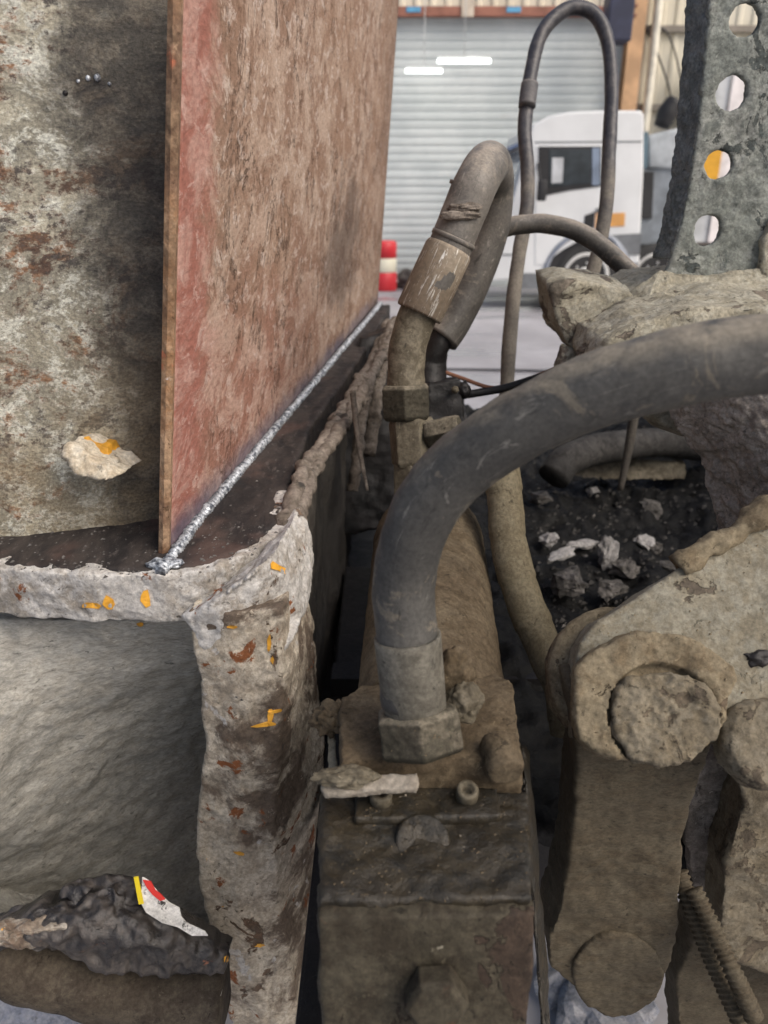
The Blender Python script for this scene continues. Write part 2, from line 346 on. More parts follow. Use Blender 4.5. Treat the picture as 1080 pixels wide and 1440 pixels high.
def m_plate():
    t = NT('flaking_rust_plate'); co = t.coord('UV'); cs = t.coord('UV', (0.55, 0.75, 1))
    big = t.noise(co, 3.0, 8, 0.66, 0.5); st = t.noise(cs, 22, 9, 0.74, 0.6); fl = t.noise(t.coord('UV', (0.6, 0.8, 1), (0, 0, 0.4)), 60, 8, 0.76, 0.7); fine = t.noise(t.coord('UV', (0.5, 1, 1)), 210, 4, 0.72)
    col = t.mix(t.ramp(st, 0.43, 0.57), (0.26, 0.165, 0.115), (0.42, 0.315, 0.245))
    col = t.mix(t.ramp(big, 0.45, 0.60, 0, 0.65), col, (0.29, 0.185, 0.125))
    col = t.mix(t.ramp(fl, 0.54, 0.60, 0, 0.75), col, (0.53, 0.44, 0.38)); col = t.mix(t.ramp(fl, 0.42, 0.37, 0, 0.8), col, (0.17, 0.095, 0.06))
    x, y, _ = t.sep(co)
    n9 = t.noise(co, 9, 9, 0.78, 0.4)
    wob = t.math('MULTIPLY', t.math('SUBTRACT', n9, 0.5), 0.20)
    edge = t.ramp(t.math('ADD', x, wob), 0.115, 0.045)          # red primer strip along the cut edge
    red = t.mix(t.ramp(st, 0.44, 0.58), (0.31, 0.125, 0.095), (0.43, 0.25, 0.205)); red = t.mix(t.ramp(fl, 0.55, 0.6, 0, 0.6), red, (0.52, 0.36, 0.31))
    col = t.mix(t.math('MULTIPLY', edge, 0.92), col, red)
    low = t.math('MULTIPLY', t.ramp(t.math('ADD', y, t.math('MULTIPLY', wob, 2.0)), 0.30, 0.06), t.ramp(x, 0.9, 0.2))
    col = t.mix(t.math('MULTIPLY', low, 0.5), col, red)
    burn = t.ramp(t.math('ADD', y, t.math('MULTIPLY', wob, 0.35)), 0.045, 0.008)   # heat tint just above the weld
    col = t.mix(t.math('MULTIPLY', burn, 0.85), col, t.mix(t.ramp(st, 0.4, 0.6), (0.085, 0.085, 0.12), (0.19, 0.16, 0.175)))
    dx = t.math('SUBTRACT', x, 0.84); dy = t.math('SUBTRACT', y, 0.20)              # oil smear near the far foot
    rr = t.math('ADD', t.math('MULTIPLY', t.math('MULTIPLY', dx, dx), 9.0), t.math('MULTIPLY', t.math('MULTIPLY', dy, dy), 26.0))
    sm = t.ramp(t.math('ADD', rr, t.math('MULTIPLY', t.math('SUBTRACT', n9, 0.5), 2.2)), 0.60, 0.0)
    col = t.mix(t.math('MULTIPLY', sm, 0.7), col, (0.075, 0.055, 0.045))
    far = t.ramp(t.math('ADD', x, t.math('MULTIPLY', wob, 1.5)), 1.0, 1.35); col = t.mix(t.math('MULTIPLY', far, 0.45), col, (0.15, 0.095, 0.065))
    ckn = t.noise(t.coord('UV', (1.0, 0.45, 1)), 13, 9, 0.76, 0.9); ck = t.ramp(t.math('ABSOLUTE', t.math('SUBTRACT', ckn, 0.5)), 0.010, 0.002)
    ckm = t.math('MULTIPLY', ck, t.math('MULTIPLY', t.ramp(n9, 0.48, 0.56), t.ramp(x, 0.07, 0.18)))
    col = t.mix(t.math('MULTIPLY', ckm, 0.9), col, (0.08, 0.045, 0.03))
    col = t.mix(0.6, col, t.mix(t.ramp(fine, 0.3, 0.7), (0.6, 0.58, 0.57), (1.25, 1.25, 1.25)), 'MULTIPLY')
    nor = t.bump(st, 0.5, 0.004); nor = t.bump(fl, 0.7, 0.002, nor); nor = t.bump(t.math('SUBTRACT', 1.0, ckm), 0.8, 0.003, nor); nor = t.bump(fine, 0.35, 0.0008, nor)
    return t.out(col, 0.85, nor, 0, 0.25)
M['plate'] = m_plate()
M['plateedge'] = grime('cut_plate_edge', (0.26, 0.145, 0.075), (0.16, 0.095, 0.06), (0.34, 0.23, 0.145), spots=(((0.5, 0.52, 0.55), 12, 0.66, 0.72), ((0.40, 0.13, 0.07), 10, 0.60, 0.70)), bump=0.8, rough=0.7)
def m_weld():
    t = NT('fresh_weld'); co = t.coord(); n = t.noise(co, 160, 5, 0.7); n2 = t.noise(co, 40, 4)
    col = t.mix(t.ramp(n, 0.38, 0.62), (0.07, 0.08, 0.10), (0.66, 0.70, 0.74)); col = t.mix(t.ramp(n2, 0.55, 0.75, 0, 0.6), col, (0.13, 0.13, 0.14))
    return t.out(col, t.ramp(n, 0.3, 0.7, 0.35, 0.6), t.bump(n, 0.5, 0.001), t.ramp(n, 0.35, 0.6, 0.2, 0.55), 0.5)
M['weld'] = m_weld()
def m_burnt():
    t = NT('burnt_flange_top'); co = t.coord('Object', (1.0, 0.35, 1), (0, 0, R(-18))); n = t.noise(co, 26, 7, 0.7, 0.4); f = t.noise(co, 130, 5, 0.75); g = t.noise(t.coord(), 200, 4, 0.7); b = t.noise(t.coord(), 9, 4)
    col = t.mix(t.ramp(n, 0.38, 0.62), (0.014, 0.012, 0.012), (0.042, 0.034, 0.030)); col = t.mix(t.ramp(f, 0.55, 0.7, 0, 0.7), col, (0.09, 0.076, 0.07))
    col = t.mix(t.ramp(b, 0.55, 0.7, 0, 0.5), col, (0.10, 0.06, 0.048))
    nor = t.bump(n, 0.6, 0.004); nor = t.bump(f, 0.6, 0.0015, nor); nor = t.bump(g, 0.4, 0.0008, nor)
    return t.out(col, 0.75, nor, 0, 0.35)
M['burnt'] = m_burnt()
def m_hose(name, base, light, dustc, dust_amt=0.8, scale=1.0, rough=0.62):
    t = NT(name); co = t.coord(); big = t.noise(co, 9 * scale, 6, 0.65, 0.4); mid = t.noise(co, 45 * scale, 6, 0.65); fine = t.noise(co, 300, 4, 0.7)
    col = t.mix(t.ramp(big, 0.38, 0.64), base, light)
    uv = t.coord('UV', (14, 5.0, 1)); sc = t.noise(uv, 2.2, 9, 0.74, 0.9); col = t.mix(t.ramp(sc, 0.60, 0.64, 0, 0.6), col, tuple(x * 2.0 for x in light))
    mudn = t.noise(co, 26 * scale, 9, 0.72, 0.7); col = t.mix(t.ramp(mudn, 0.56, 0.61, 0, 0.65), col, tuple(x * 0.62 for x in dustc))
    scr = t.noise(t.coord('UV', (6, 46, 1), (0, 0, 0.25)), 2.0, 4, 0.6, 0.4); col = t.mix(t.ramp(scr, 0.68, 0.71, 0, 0.6), col, tuple(x * 2.6 for x in light))
    col = t.mix(t.ramp(t.noise(t.coord('UV', (10, 8, 1)), 3.0, 5, 0.7, 0.6), 0.60, 0.68, 0, 0.7), col, tuple(x * 0.35 for x in base))
    g = t.new('ShaderNodeNewGeometry'); nx, ny, nz = t.sep(g.outputs['Normal'])
    up = t.ramp(t.math('ADD', nz, t.math('MULTIPLY', t.math('SUBTRACT', big, 0.5), 0.9)), 0.32, 1.0)
    col = t.mix(t.math('MULTIPLY', t.math('MULTIPLY', up, t.ramp(mid, 0.28, 0.55)), dust_amt), col, dustc)
    col = t.mix(0.6, col, t.mix(t.ramp(fine, 0.3, 0.7), (0.6, 0.6, 0.6), (1.3, 1.3, 1.3)), 'MULTIPLY')
    nor = t.bump(mid, 0.25, 0.003); nor = t.bump(fine, 0.4, 0.0008, nor)
    return t.out(col, t.ramp(mid, 0.3, 0.7, rough - 0.1, rough + 0.2), nor, 0, 0.4)
M['bighose'] = m_hose('dusty_black_rubber', (0.047, 0.046, 0.043), (0.088, 0.085, 0.077), (0.27, 0.235, 0.18), 0.7)
M['loophose'] = m_hose('dusty_rubber_loop', (0.075, 0.070, 0.063), (0.135, 0.123, 0.108), (0.32, 0.28, 0.23), 0.9, rough=0.5)
M['thinhose'] = m_hose('thin_rubber', (0.06, 0.06, 0.07), (0.10, 0.095, 0.095), (0.22, 0.20, 0.18), 0.6)
def m_tall():
    t = NT('half_muddy_rubber'); co = t.coord(); n = t.noise(co, 16, 6, 0.65); m = t.noise(co, 70, 5, 0.65); f = t.noise(co, 300, 3)
    z = t.sep(co)[2]; e = t.math('ADD', z, t.math('MULTIPLY', t.math('SUBTRACT', n, 0.5), 0.35))
    mud = t.mix(t.ramp(n, 0.4, 0.62), (0.20, 0.18, 0.15), (0.13, 0.118, 0.10)); rub = t.mix(t.ramp(m, 0.4, 0.65), (0.035, 0.035, 0.042), (0.075, 0.07, 0.072))
    col = t.mix(t.ramp(e, CAMZ + 0.14, CAMZ - 0.06), rub, mud); col = t.mix(0.5, col, t.mix(t.ramp(f, 0.3, 0.7), (0.6, 0.6, 0.6), (1.3, 1.3, 1.3)), 'MULTIPLY')
    return t.out(col, t.ramp(e, CAMZ + 0.14, CAMZ - 0.06, 0.45, 0.9), t.bump(m, 0.3, 0.003), 0, 0.4)
M['tallhose'] = m_tall()
M['muddyhose'] = grime('muddy_hose', (0.208, 0.180, 0.128), (0.158, 0.136, 0.097), (0.241, 0.212, 0.155), bump=0.6)
def m_sleeve():
    t = NT('worn_steel_sleeve'); co = t.coord(); n = t.noise(t.coord('UV', (7, 16, 1)), 2.2, 9, 0.78, 0.5); b = t.noise(co, 14, 5); f = t.noise(co, 200, 4, 0.7)
    x, y, _ = t.sep(t.coord('UV'))
    col = t.mix(t.ramp(b, 0.4, 0.62), (0.15, 0.115, 0.08), (0.235, 0.195, 0.145))
    bare = t.ramp(n, 0.565, 0.585)
    col = t.mix(bare, col, (0.62, 0.60, 0.55)); col = t.mix(0.6, col, t.mix(t.ramp(f, 0.3, 0.7), (0.6, 0.6, 0.6), (1.25, 1.25, 1.25)), 'MULTIPLY')
    return t.out(col, t.math('SUBTRACT', 0.68, t.math('MULTIPLY', bare, 0.3)), t.bump(f, 0.3, 0.001), t.math('MULTIPLY', bare, 0.5), 0.45)
M['sleeve'] = m_sleeve()

# ================================================================== SETTING
def m_floor():
    t = NT('yard_concrete'); co = t.coord(); n = t.noise(co, 0.5, 6, 0.6, 0.4); m = t.noise(co, 3, 6, 0.65); f = t.noise(co, 30, 5, 0.7)
    col = t.mix(t.ramp(n, 0.35, 0.65), (0.27, 0.265, 0.28), (0.37, 0.365, 0.385)); col = t.mix(t.ramp(m, 0.5, 0.72, 0, 0.6), col, (0.24, 0.23, 0.235))
    col = t.mix(t.ramp(f, 0.55, 0.75, 0, 0.4), col, (0.2, 0.2, 0.2))
    wet = t.ramp(t.noise(t.coord('Object', (0.25, 1.2, 1)), 0.9, 4, 0.5), 0.5, 0.62)
    col = t.mix(t.math('MULTIPLY', wet, 0.3), col, (0.2, 0.2, 0.22))
    return t.out(col, t.math('SUBTRACT', 0.7, t.math('MULTIPLY', wet, 0.5)), t.bump(m, 0.2, 0.01), 0, 0.5)
fl = link('floor', mesh('floor', [(-60, -30, 0), (60, -30, 0), (60, 60, 0), (-60, 60, 0)], [[0, 1, 2, 3]]), m_floor(), None, False)
tag(fl, 'pale grey concrete yard floor with worn wet streaks', 'floor', kind='structure')

WY = 17.0
def m_clad():
    t = NT('cream_cladding'); co = t.coord(); n = t.noise(co, 1.2, 6, 0.6); st = t.noise(t.coord('Object', (6, 1, 0.4)), 1.5, 6, 0.7)
    col = t.mix(t.ramp(n, 0.4, 0.65), (0.70, 0.66, 0.54), (0.62, 0.575, 0.46)); col = t.mix(t.ramp(st, 0.6, 0.75, 0, 0.5), col, (0.42, 0.36, 0.27))
    return t.out(col, 0.6, None, 0, 0.3)
M['clad'] = m_clad()
def wx(px, py=100, Y=WY): return PY(px, py, Y).x
def wz(py, Y=WY): return PY(540, py, Y).z
# cladding wall: real trapezoid ribs
xs = []; x = wx(540) - 14
wall_v = []; wall_f = []
x1 = wx(540) + 22; prof = []
while x < x1:
    for dx, dy in ((0, 0), (0.17, 0), (0.20, -0.035), (0.27, -0.035)): prof.append((x + dx, dy))
    x += 0.30
zt = wz(-260); zb0 = 0.0; sx0, sx1 = wx(470), wx(884); stop = wz(24)
def clad(name, lo, hi, z0, z1):
    pr = [(max(lo, min(hi, a)), b) for a, b in prof if lo - 0.3 < a < hi + 0.3]
    v = [(a, WY + b, z0) for a, b in pr] + [(a, WY + b, z1) for a, b in pr]; n = len(pr)
    return mesh(name, v, [[i, i + 1, n + i + 1, n + i] for i in range(n - 1)])
wallm = join([clad('c', wx(540) - 14, sx0, 0, zt), clad('c', sx1, x1, 0, zt), clad('c', sx0, sx1, stop, zt)])
wo = link('wall', wallm, M['clad'], None, False); tag(wo, 'cream ribbed metal cladding wall behind the yard', 'wall', kind='structure')

# roller shutter, slat by slat
sh = root('roller_shutter', ((sx0 + sx1) / 2, WY, 0), 'pale grey-green roller shutter door of horizontal slats behind the parked truck', 'shutter')
def m_slat():
    t = NT('shutter_paint'); co = t.coord('Generated'); o = t.new('ShaderNodeObjectInfo')
    g = t.coord('Object'); n = t.noise(g, 1.1, 6, 0.65); st = t.noise(t.coord('Object', (0.5, 1, 9)), 2.0, 6, 0.7, 0.3)
    col = t.mix(t.ramp(n, 0.38, 0.62), (0.53, 0.575, 0.575), (0.61, 0.65, 0.645)); col = t.mix(t.ramp(st, 0.60, 0.72, 0, 0.45), col, (0.48, 0.38, 0.31))
    col = t.mix(t.math('MULTIPLY', o.outputs['Random'], 0.16), col, (0.40, 0.45, 0.44))
    return t.out(col, 0.55, None, 0, 0.35)
M['slat'] = m_slat()
SH = 0.155; ns = int(stop / SH) + 1
sl_me = None
for i in range(ns):
    z = i * SH
    j_ = random.Random(i).uniform(-0.004, 0.004); pr = [(0, 0.0), (0.012, -0.010 + j_), (0.05, -0.016 + j_), (0.10, -0.016), (0.135, -0.010), (0.146, 0.0), (0.155, 0.003)]
    v = [(sx0, WY + 0.03 + b, z + a) for a, b in pr] + [(sx1, WY + 0.03 + b, z + a) for a, b in pr]; n = len(pr)
    link('slat', mesh('slat', v, [[k, n + k, n + k + 1, k + 1] for k in range(n - 1)]), M['slat'], sh, False)
redm = plain('red_oxide_beam', (0.30, 0.13, 0.09), 0.6, scale=4)
beam = root('lintel_beam', ((sx0 + sx1) / 2, WY - 0.12, stop), 'red-brown steel beam over the roller shutter with blue patches', 'beam')
zb_, zt_ = wz(26), wz(12)
link('rail', box(((sx0 + sx1) / 2, WY - 0.12, (zb_ + zt_) / 2), (sx1 - sx0, 0.14, zt_ - zb_), 0.01), redm, beam, False)
blue = plain('blue_tape', (0.12, 0.36, 0.58), 0.5)
for a, b in ((571, 591), (710, 730)):
    link('blue_patch', box(((wx(a, 20) + wx(b, 20)) / 2, WY - 0.20, wz(17)), (wx(b, 20) - wx(a, 20), 0.012, (zt_ - zb_) * 0.55), 0.003), blue, beam, False)
bk = link('joint_plate', box((wx(656, 20), WY - 0.21, wz(14)), (0.24, 0.03, 0.32), 0.01), plain('pale_joint', (0.6, 0.52, 0.42)), beam, False)

orangecol = plain('orange_brown_column_paint', (0.58, 0.36, 0.20), 0.6, scale=2)
colm = root('steel_column', (wx(884), WY - 0.35, 0), 'tan orange steel column beside the roller shutter', 'column')
cx0, cx1 = wx(872), wx(893)
Yc = WY - 0.35
prism_pts = [Vector((a, b, 0)) for a, b in ((cx0, Yc), (cx1, Yc), (cx1, Yc + 0.03), (cx0 + 0.19, Yc + 0.03), (cx0 + 0.19, Yc + 0.27), (cx1, Yc + 0.27), (cx1, Yc + 0.30), (cx0, Yc + 0.30), (cx0, Yc + 0.27), (cx0 + 0.16, Yc + 0.27), (cx0 + 0.16, Yc + 0.03), (cx0, Yc + 0.03))]
link('shaft', prism(prism_pts, Vector((0, 0, zt))), orangecol, colm, False)
for q in range(6): link('bolt', lathe((cx0 + 0.08, Yc - 0.002, 5.0 + q * 0.16 + (q // 3)), (cx0 + 0.08, Yc - 0.035, 5.0 + q * 0.16 + (q // 3)), [(0, 0.03), (1, 0.03)], 6), redm, colm, False)
motor = root('shutter_motor_box', (wx(872, 30), WY - 0.9, wz(60)), 'dark navy winding box at the top corner of the shutter', 'motor box')
nm = plain('navy_metal', (0.035, 0.04, 0.075), 0.5)
link('housing', box((wx(868, 30, WY - .9), WY - 0.9, wz(28, WY - .9)), (0.46, 0.5, 0.75), 0.03), nm, motor, False)
link('drum_end', lathe((wx(850, 24, WY - .9), WY - 0.9, wz(18, WY - .9)), (wx(884, 24, WY - .9), WY - 0.9, wz(18, WY - .9)), [(0, 0.1), (0.05, 0.2), (0.95, 0.2), (1, 0.1)], 20), nm, motor)
pipe = link('downpipe', tube([(Vector((wx(919, 0), WY - 0.22, zt - 0.5)), 0.085), (Vector((wx(911, 100), WY - 0.22, wz(100))), 0.085), (Vector((wx(903, 170), WY - 0.22, wz(170))), 0.085), (Vector((wx(903, 170) - .05, WY - 0.22, 0.0)), 0.085)], 0.25, 14), plain('cream_pipe', (0.78, 0.74, 0.62), 0.45))
tag(pipe, 'cream plastic downpipe running down the cladding beside the column', 'pipe')
for py, nm_, lb in ((42, 'wall_rail', 'upper dark grey rail crossing the cream cladding'), (152, 'wall_rail', 'lower dark grey rail crossing the cladding behind the truck roof')):
    r_ = link(nm_, box(((wx(893, py) + x1) / 2, WY - 0.07, wz(py)), (x1 - wx(893, py), 0.07, 0.12), 0.01), plain('grey_rail', (0.27, 0.24, 0.2), 0.6), None, False); tag(r_, lb, 'rail', 'rails on the cladding')
bc = plain('black_cable', (0.03, 0.03, 0.035), 0.6)
for pts, lb in ((((905, 36), (915, 52), (930, 90), (942, 130), (945, 175)), 'thin black cable sagging down the cladding by the downpipe'), (((915, 36), (935, 42), (948, 70), (960, 120), (970, 150)), 'thin black cable branching away to the right across the cladding')):
    o = link('wall_cable', tube([(PY(a, b, WY - 0.12), 0.018) for a, b in pts], 0.1, 8), bc); tag(o, lb, 'cable', 'cables on the cladding')
# boards behind the holed bracket, leaning on the wall
BYb = WY - 0.5; ex_ = PY(998, 324, BYb).x - 0.04
def board(nm_, X0, X1, Z0, Z1, Y, colr, lb, cat):
    o = link(nm_, box(((X0 + X1) / 2, Y, (Z0 + Z1) / 2), (X1 - X0, 0.08, Z1 - Z0), 0.012), plain(nm_, colr, 0.5, scale=2), None, False); tag(o, lb, cat)
board('grey_board', ex_ - 0.9, ex_ - 0.01, 0, PY(998, 80, BYb).z, BYb, (0.52, 0.54, 0.55), 'pale grey sheet standing against the wall behind the holed bracket', 'board')
board('orange_sign', ex_ - 0.80, ex_ - 0.01, PY(998, 282, BYb).z, PY(998, 172, BYb).z, BYb - 0.10, (0.70, 0.36, 0.03), 'orange panel fixed on the grey sheet seen through a bracket hole', 'sign')
board('white_board', ex_, ex_ + 1.9, 0, PY(998, 70, BYb).z, BYb - 0.06, (0.76, 0.72, 0.71), 'white sheet leaning against the wall behind the holed bracket', 'board')
# hanging tube lamps
lampm = plain('lamp_tube', (0.9, 0.9, 0.9), 0.4, emit=(0.95, 1.0, 0.97, 2.6)); lampb = plain('lamp_body', (0.8, 0.82, 0.8), 0.5)
for (a, b, py, Y, lb) in ((615, 690, 86, 15.2, 'lit white tube lamp hanging on a cord before the shutter, the longer one'), (570, 622, 100, 16.4, 'lit white tube lamp before the shutter, the shorter lower one')):
    A = PY(a, py, Y); B = PY(b, py, Y); B.z = A.z
    t_ = root('tube_lamp', (A + B) / 2, lb, 'lamp', 'tube lamps before the shutter')
    link('tube', tube([(A, 0.035), ((A + B) / 2, 0.035), (B, 0.035)], 0.2, 12), lampm, t_)
    link('reflector', box((A + B) / 2 + Vector((0, 0.03, 0.06)), ((B - A).length, 0.14, 0.03), 0.008), lampb, t_, False)
    link('cord', tube([((A + B) / 2 + Vector((0, 0, 0.07)), 0.008), ((A + B) / 2 + Vector((0, 0, 6)), 0.008)], 1.0, 6), lampb, t_)
# barrel
by = WY - 0.9; bx = wx(541, 390, by); bb = wz(395, by); bh = 0.98
bar = root('traffic_barrel', (bx, by, 0), 'red plastic traffic barrel with a cream band standing at the shutter', 'barrel')
rp = plain('red_plastic', (0.62, 0.035, 0.045), 0.4, var=0.1); cp = plain('cream_band', (0.82, 0.78, 0.62), 0.5, var=0.1)
link('body', lathe((bx, by, 0), (bx, by, bh), [(0, 0.24), (0.03, 0.25), (0.36, 0.25), (0.37, 0.235), (0.65, 0.235), (0.66, 0.25), (0.96, 0.245), (1, 0.20)], 32), rp, bar)
link('band', lathe((bx, by, 0.37), (bx, by, 0.645), [(0, 0.24), (0.03, 0.246), (0.97, 0.246), (1, 0.24)], 32), cp, bar)
o = link('rubble_heap', displace(blob(Vector((wx(590, 390, WY - .5), WY - 0.5, 0.12)), (0.5, 0.25, 0.26), 4, seed=3), ((0.08, 4, 3, 'f'),)), M['chunkdark']); tag(o, 'small dark heap of rubble at the foot of the shutter', 'rubble')

# ------------------------------------------------------------------ truck
TY = 12.8; TD = 2.35
white = plain('truck_white', (0.66, 0.675, 0.68), 0.35, var=0.06, scale=1.5, spec=0.5)
dkgl = plain('dark_glass', (0.035, 0.045, 0.055), 0.12, spec=0.6, var=0.3); grey = plain('truck_grey', (0.16, 0.17, 0.18), 0.5); blk = plain('truck_black', (0.02, 0.02, 0.022), 0.6)
truck = root('truck', (wx(810, 300, TY), TY + TD / 2, 0), 'white lorry with high-roof cab parked side-on before the shutter', 'truck')
def tq(pts, Y=TY): return [PY(a, b, Y) for a, b in pts]
wc = PY(824, 392, TY); wr = 0.52; wc.z = wr
ar = 0.66
arch = [wc + Vector((ar * math.cos(R(a)), 0, ar * math.sin(R(a)))) for a in range(172, 7, -11)]
prof_ = tq([(748, 176), (772, 163), (800, 157), (850, 155), (902, 155), (906, 162), (905, 250), (900, 345)]) 
low = PY(898, 386, TY)
fr_ = tq([(738, 392), (690, 396), (688, 372), (704, 332), (718, 292), (732, 240), (740, 205)])
cabpts = prof_ + [Vector((low.x, TY, arch[-1].z))] + list(reversed(arch)) + fr_
cab = bevel(prism(cabpts, Vector((0, TD, 0))), 0.09, 4)
link('cab', cab, white, truck)
def tpanel(name, pts, mat, dy=-0.012, th=0.02, par=truck, bev=0.004):
    return link(name, bevel(prism([p + Vector((0, dy, 0)) for p in tq(pts)], Vector((0, th, 0))), bev), mat, par, False)
door = tpanel('door', [(753, 205), (848, 204), (849, 330), (815, 338), (790, 352), (764, 372), (752, 372)], white, -0.010, 0.03, bev=0.012)
win = tpanel('side_window', [(757, 206), (845, 206), (845, 262), (800, 268), (757, 277)], blk, -0.022, 0.02, door)
tpanel('pane', [(772, 210), (830, 210), (830, 258), (772, 263)], dkgl, -0.03, 0.01, win)
tpanel('window_post', [(832, 208), (843, 208), (843, 260), (832, 261)], plain('bluish_trim', (0.2, 0.25, 0.33), 0.4), -0.034, 0.012, win)
tpanel('seat_back', [(776, 222), (792, 222), (790, 257), (775, 258)], plain('cab_interior_grey', (0.5, 0.52, 0.54), 0.6), -0.034, 0.004, win)
tpanel('handle', [(838, 293), (849, 293), (849, 299), (838, 299)], grey, -0.05, 0.05, door)
tpanel('handle_recess', [(822, 303), (836, 298), (835, 320), (820, 320)], blk, -0.02, 0.012, door)
tpanel('marker_panel', [(857, 300), (879, 299), (878, 318), (856, 319)], plain('amber_panel', (0.75, 0.38, 0.12), 0.4), -0.012, 0.02)
tpanel('small_marker', [(837, 298), (842, 298), (840, 322), (836, 322)], plain('amber_strip', (0.75, 0.45, 0.25), 0.4), -0.02, 0.02)
tpanel('sill', [(852, 331), (902, 328), (899, 358), (862, 360)], grey, -0.02, 0.1)
tpanel('step', [(735, 384), (768, 384), (768, 406), (730, 406)], grey, -0.03, 0.5)
tpanel('bumper_seam', [(700, 357), (728, 357), (728, 359), (700, 359)], grey, -0.012, 0.02)
tpanel('roof_seam', [(752, 199), (903, 198), (903, 200), (752, 201)], grey, -0.008, 0.012)
tpanel('rear_seam', [(851, 205), (853, 205), (853, 330), (851, 330)], grey, -0.008, 0.012)
# windscreen wraps the slanted front
w0, w1 = tq([(741, 206), (719, 290)])
off = Vector((-0.025, 0, 0.006))
link('windscreen', prism([w0 + off + Vector((0, .12, 0)), w1 + off + Vector((0, .12, 0)), w1 + off + Vector((0, TD - .12, 0)), w0 + off + Vector((0, TD - .12, 0))], Vector((0.02, 0, 0))), plain('windscreen_glass', (0.35, 0.40, 0.46), 0.08, spec=0.7), truck, False)
vz = tq([(748, 192), (714, 207), (716, 211), (748, 198)], TY + 0.15)
link('sun_visor', prism(vz, Vector((0, TD - 0.3, 0))), plain('visor_blue', (0.12, 0.16, 0.26), 0.4), truck, False)
mr = link('mirror', bevel(box(PY(762, 268, TY - 0.28), (0.14, 0.12, 0.30)), 0.03), blk, truck)
link('mirror_arm', tube([(PY(757, 230, TY - 0.02), 0.02), (PY(758, 245, TY - 0.25), 0.02), (PY(762, 262, TY - 0.28), 0.02)], 0.05, 8), blk, mr)
tyre = plain('tyre', (0.03, 0.03, 0.03), 0.8); rimm = plain('dusty_rim', (0.55, 0.55, 0.53), 0.5)
def wheel(c, s=1):
    w = link('wheel', lathe(c + Vector((0, 0.30 * s, 0)), c + Vector((0, 0, 0)), [(0, 0.30), (0, 0.46), (0.1, 0.50), (0.25, wr), (0.75, wr), (0.9, 0.505), (0.99, 0.47), (1, 0.40), (0.96, 0.36)], 40), tyre, truck)
    link('rim', lathe(c + Vector((0, 0.08 * s, 0)), c + Vector((0, -0.01 * s, 0)), [(0, 0.385), (0.9, 0.385), (1, 0.36), (0.6, 0.31), (0.7, 0.16), (1.2, 0.14), (1.4, 0.10), (1.4, 0.0)], 40), rimm, w)
    for k in range(8):
        a = R(45 * k); b = c + Vector((0.22 * math.cos(a), 0, 0.22 * math.sin(a)))
        link('nut', lathe(b + Vector((0, 0.03 * s, 0)), b + Vector((0, -0.012 * s, 0)), [(0, 0.022), (1, 0.018)], 6), rimm, w, False)
wheel(wc + Vector((0, 0.03, 0)))
wheel(wc + Vector((0, TD - 0.03, 0)), -1)
v = []
for k, rr in ((0, ar + 0.07), (1, ar - 0.005)):
    v.append([wc + Vector((rr * math.cos(R(a)), -0.03, rr * math.sin(R(a)))) for a in range(176, 3, -6)])
fen = prism(v[0] + v[1][::-1], Vector((0, 0.12, 0))); link('wheel_arch', fen, plain('arch_grey', (0.22, 0.24, 0.28), 0.45), truck)
link('arch_liner', lathe(wc + Vector((0, 0.5, 0)), wc + Vector((0, 0.06, 0)), [(0, 0.1), (0, ar + 0.03), (1, ar + 0.03), (1, ar + 0.025)], 40), blk, truck)
# behind the cab: tank, panel, chassis, rear wheels
tnk = tq([(910, 190), (962, 178), (976, 177), (976, 240), (912, 236)], TY + 0.3)
link('tank', bevel(prism(tnk, Vector((0, 1.7, 0))), 0.05), plain('tank_grey', (0.42, 0.45, 0.47), 0.4), truck)
tpanel2 = lambda n, pts, m, dy, th: link(n, bevel(prism([p + Vector((0, dy, 0)) for p in tq(pts)], Vector((0, th, 0))), 0.01), m, truck, False)
tpanel2('rear_frame', [(908, 184), (918, 183), (916, 236), (908, 236)], plain('bluegrey', (0.10, 0.16, 0.20), 0.5), 0.2, 1.8)
tpanel2('equipment_box', [(910, 236), (975, 236), (973, 345), (905, 345)], plain('slate_box', (0.20, 0.225, 0.25), 0.5), 0.35, 1.6)
tpanel2('dark_panel', [(914, 240), (929, 240), (926, 308), (911, 308)], blk, 0.30, 0.06)
tpanel2('chassis_rail', [(900, 346), (1060, 346), (1060, 372), (898, 372)], blk, 0.5, 1.3)
wheel(Vector((PY(925, 392, TY).x, TY + 0.1, wr)))
ex = link('exhaust_stack', tube([(PY(930, 178, TY + .5), 0.12), (PY(938, 160, TY + .5), 0.16), (PY(950, 142, TY + .5), 0.14)], 0.05, 14), blk, truck)

# ================================================================== LEFT: welded steel frame
Z = Vector((0, 0, 1))
FA = P(230, 800, 0.70); FB = P(540, 430, 1.9)
sl = (FB - FA); sl.x = 0; FN = Vector((1, 0, 0)).cross(sl).normalized()
if FN.z < 0: FN = -FN
def fp(px, py, up=0.0): return onplane(px, py, FA, FN) + FN * up
frame = root('machine_frame', (FA.x, FA.y + 0.3, 0.0), 'rusty machine side frame with a freshly welded red-brown plate on its flange', 'machine frame')
# burnt flange
ftop = [fp(a, b) for a, b in ((-90, 788), (0, 793), (120, 800), (230, 802), (300, 789), (350, 767), (384, 741), (400, 712), (407, 680), (436, 600), (482, 538), (522, 478), (549, 428))]
ftop += [fp(549, 428) + Vector((-0.35, 0, 0)), fp(-90, 788) + Vector((0, 0.55, 0.04))]
fl_me = crust(prism(ftop, FN * -0.040), 0.0035, 2, ((0.0016, 40, 4, 'f'), (0.0007, 160, 3, 'f')), 1)
link('flange', fl_me, M['burnt'], frame)
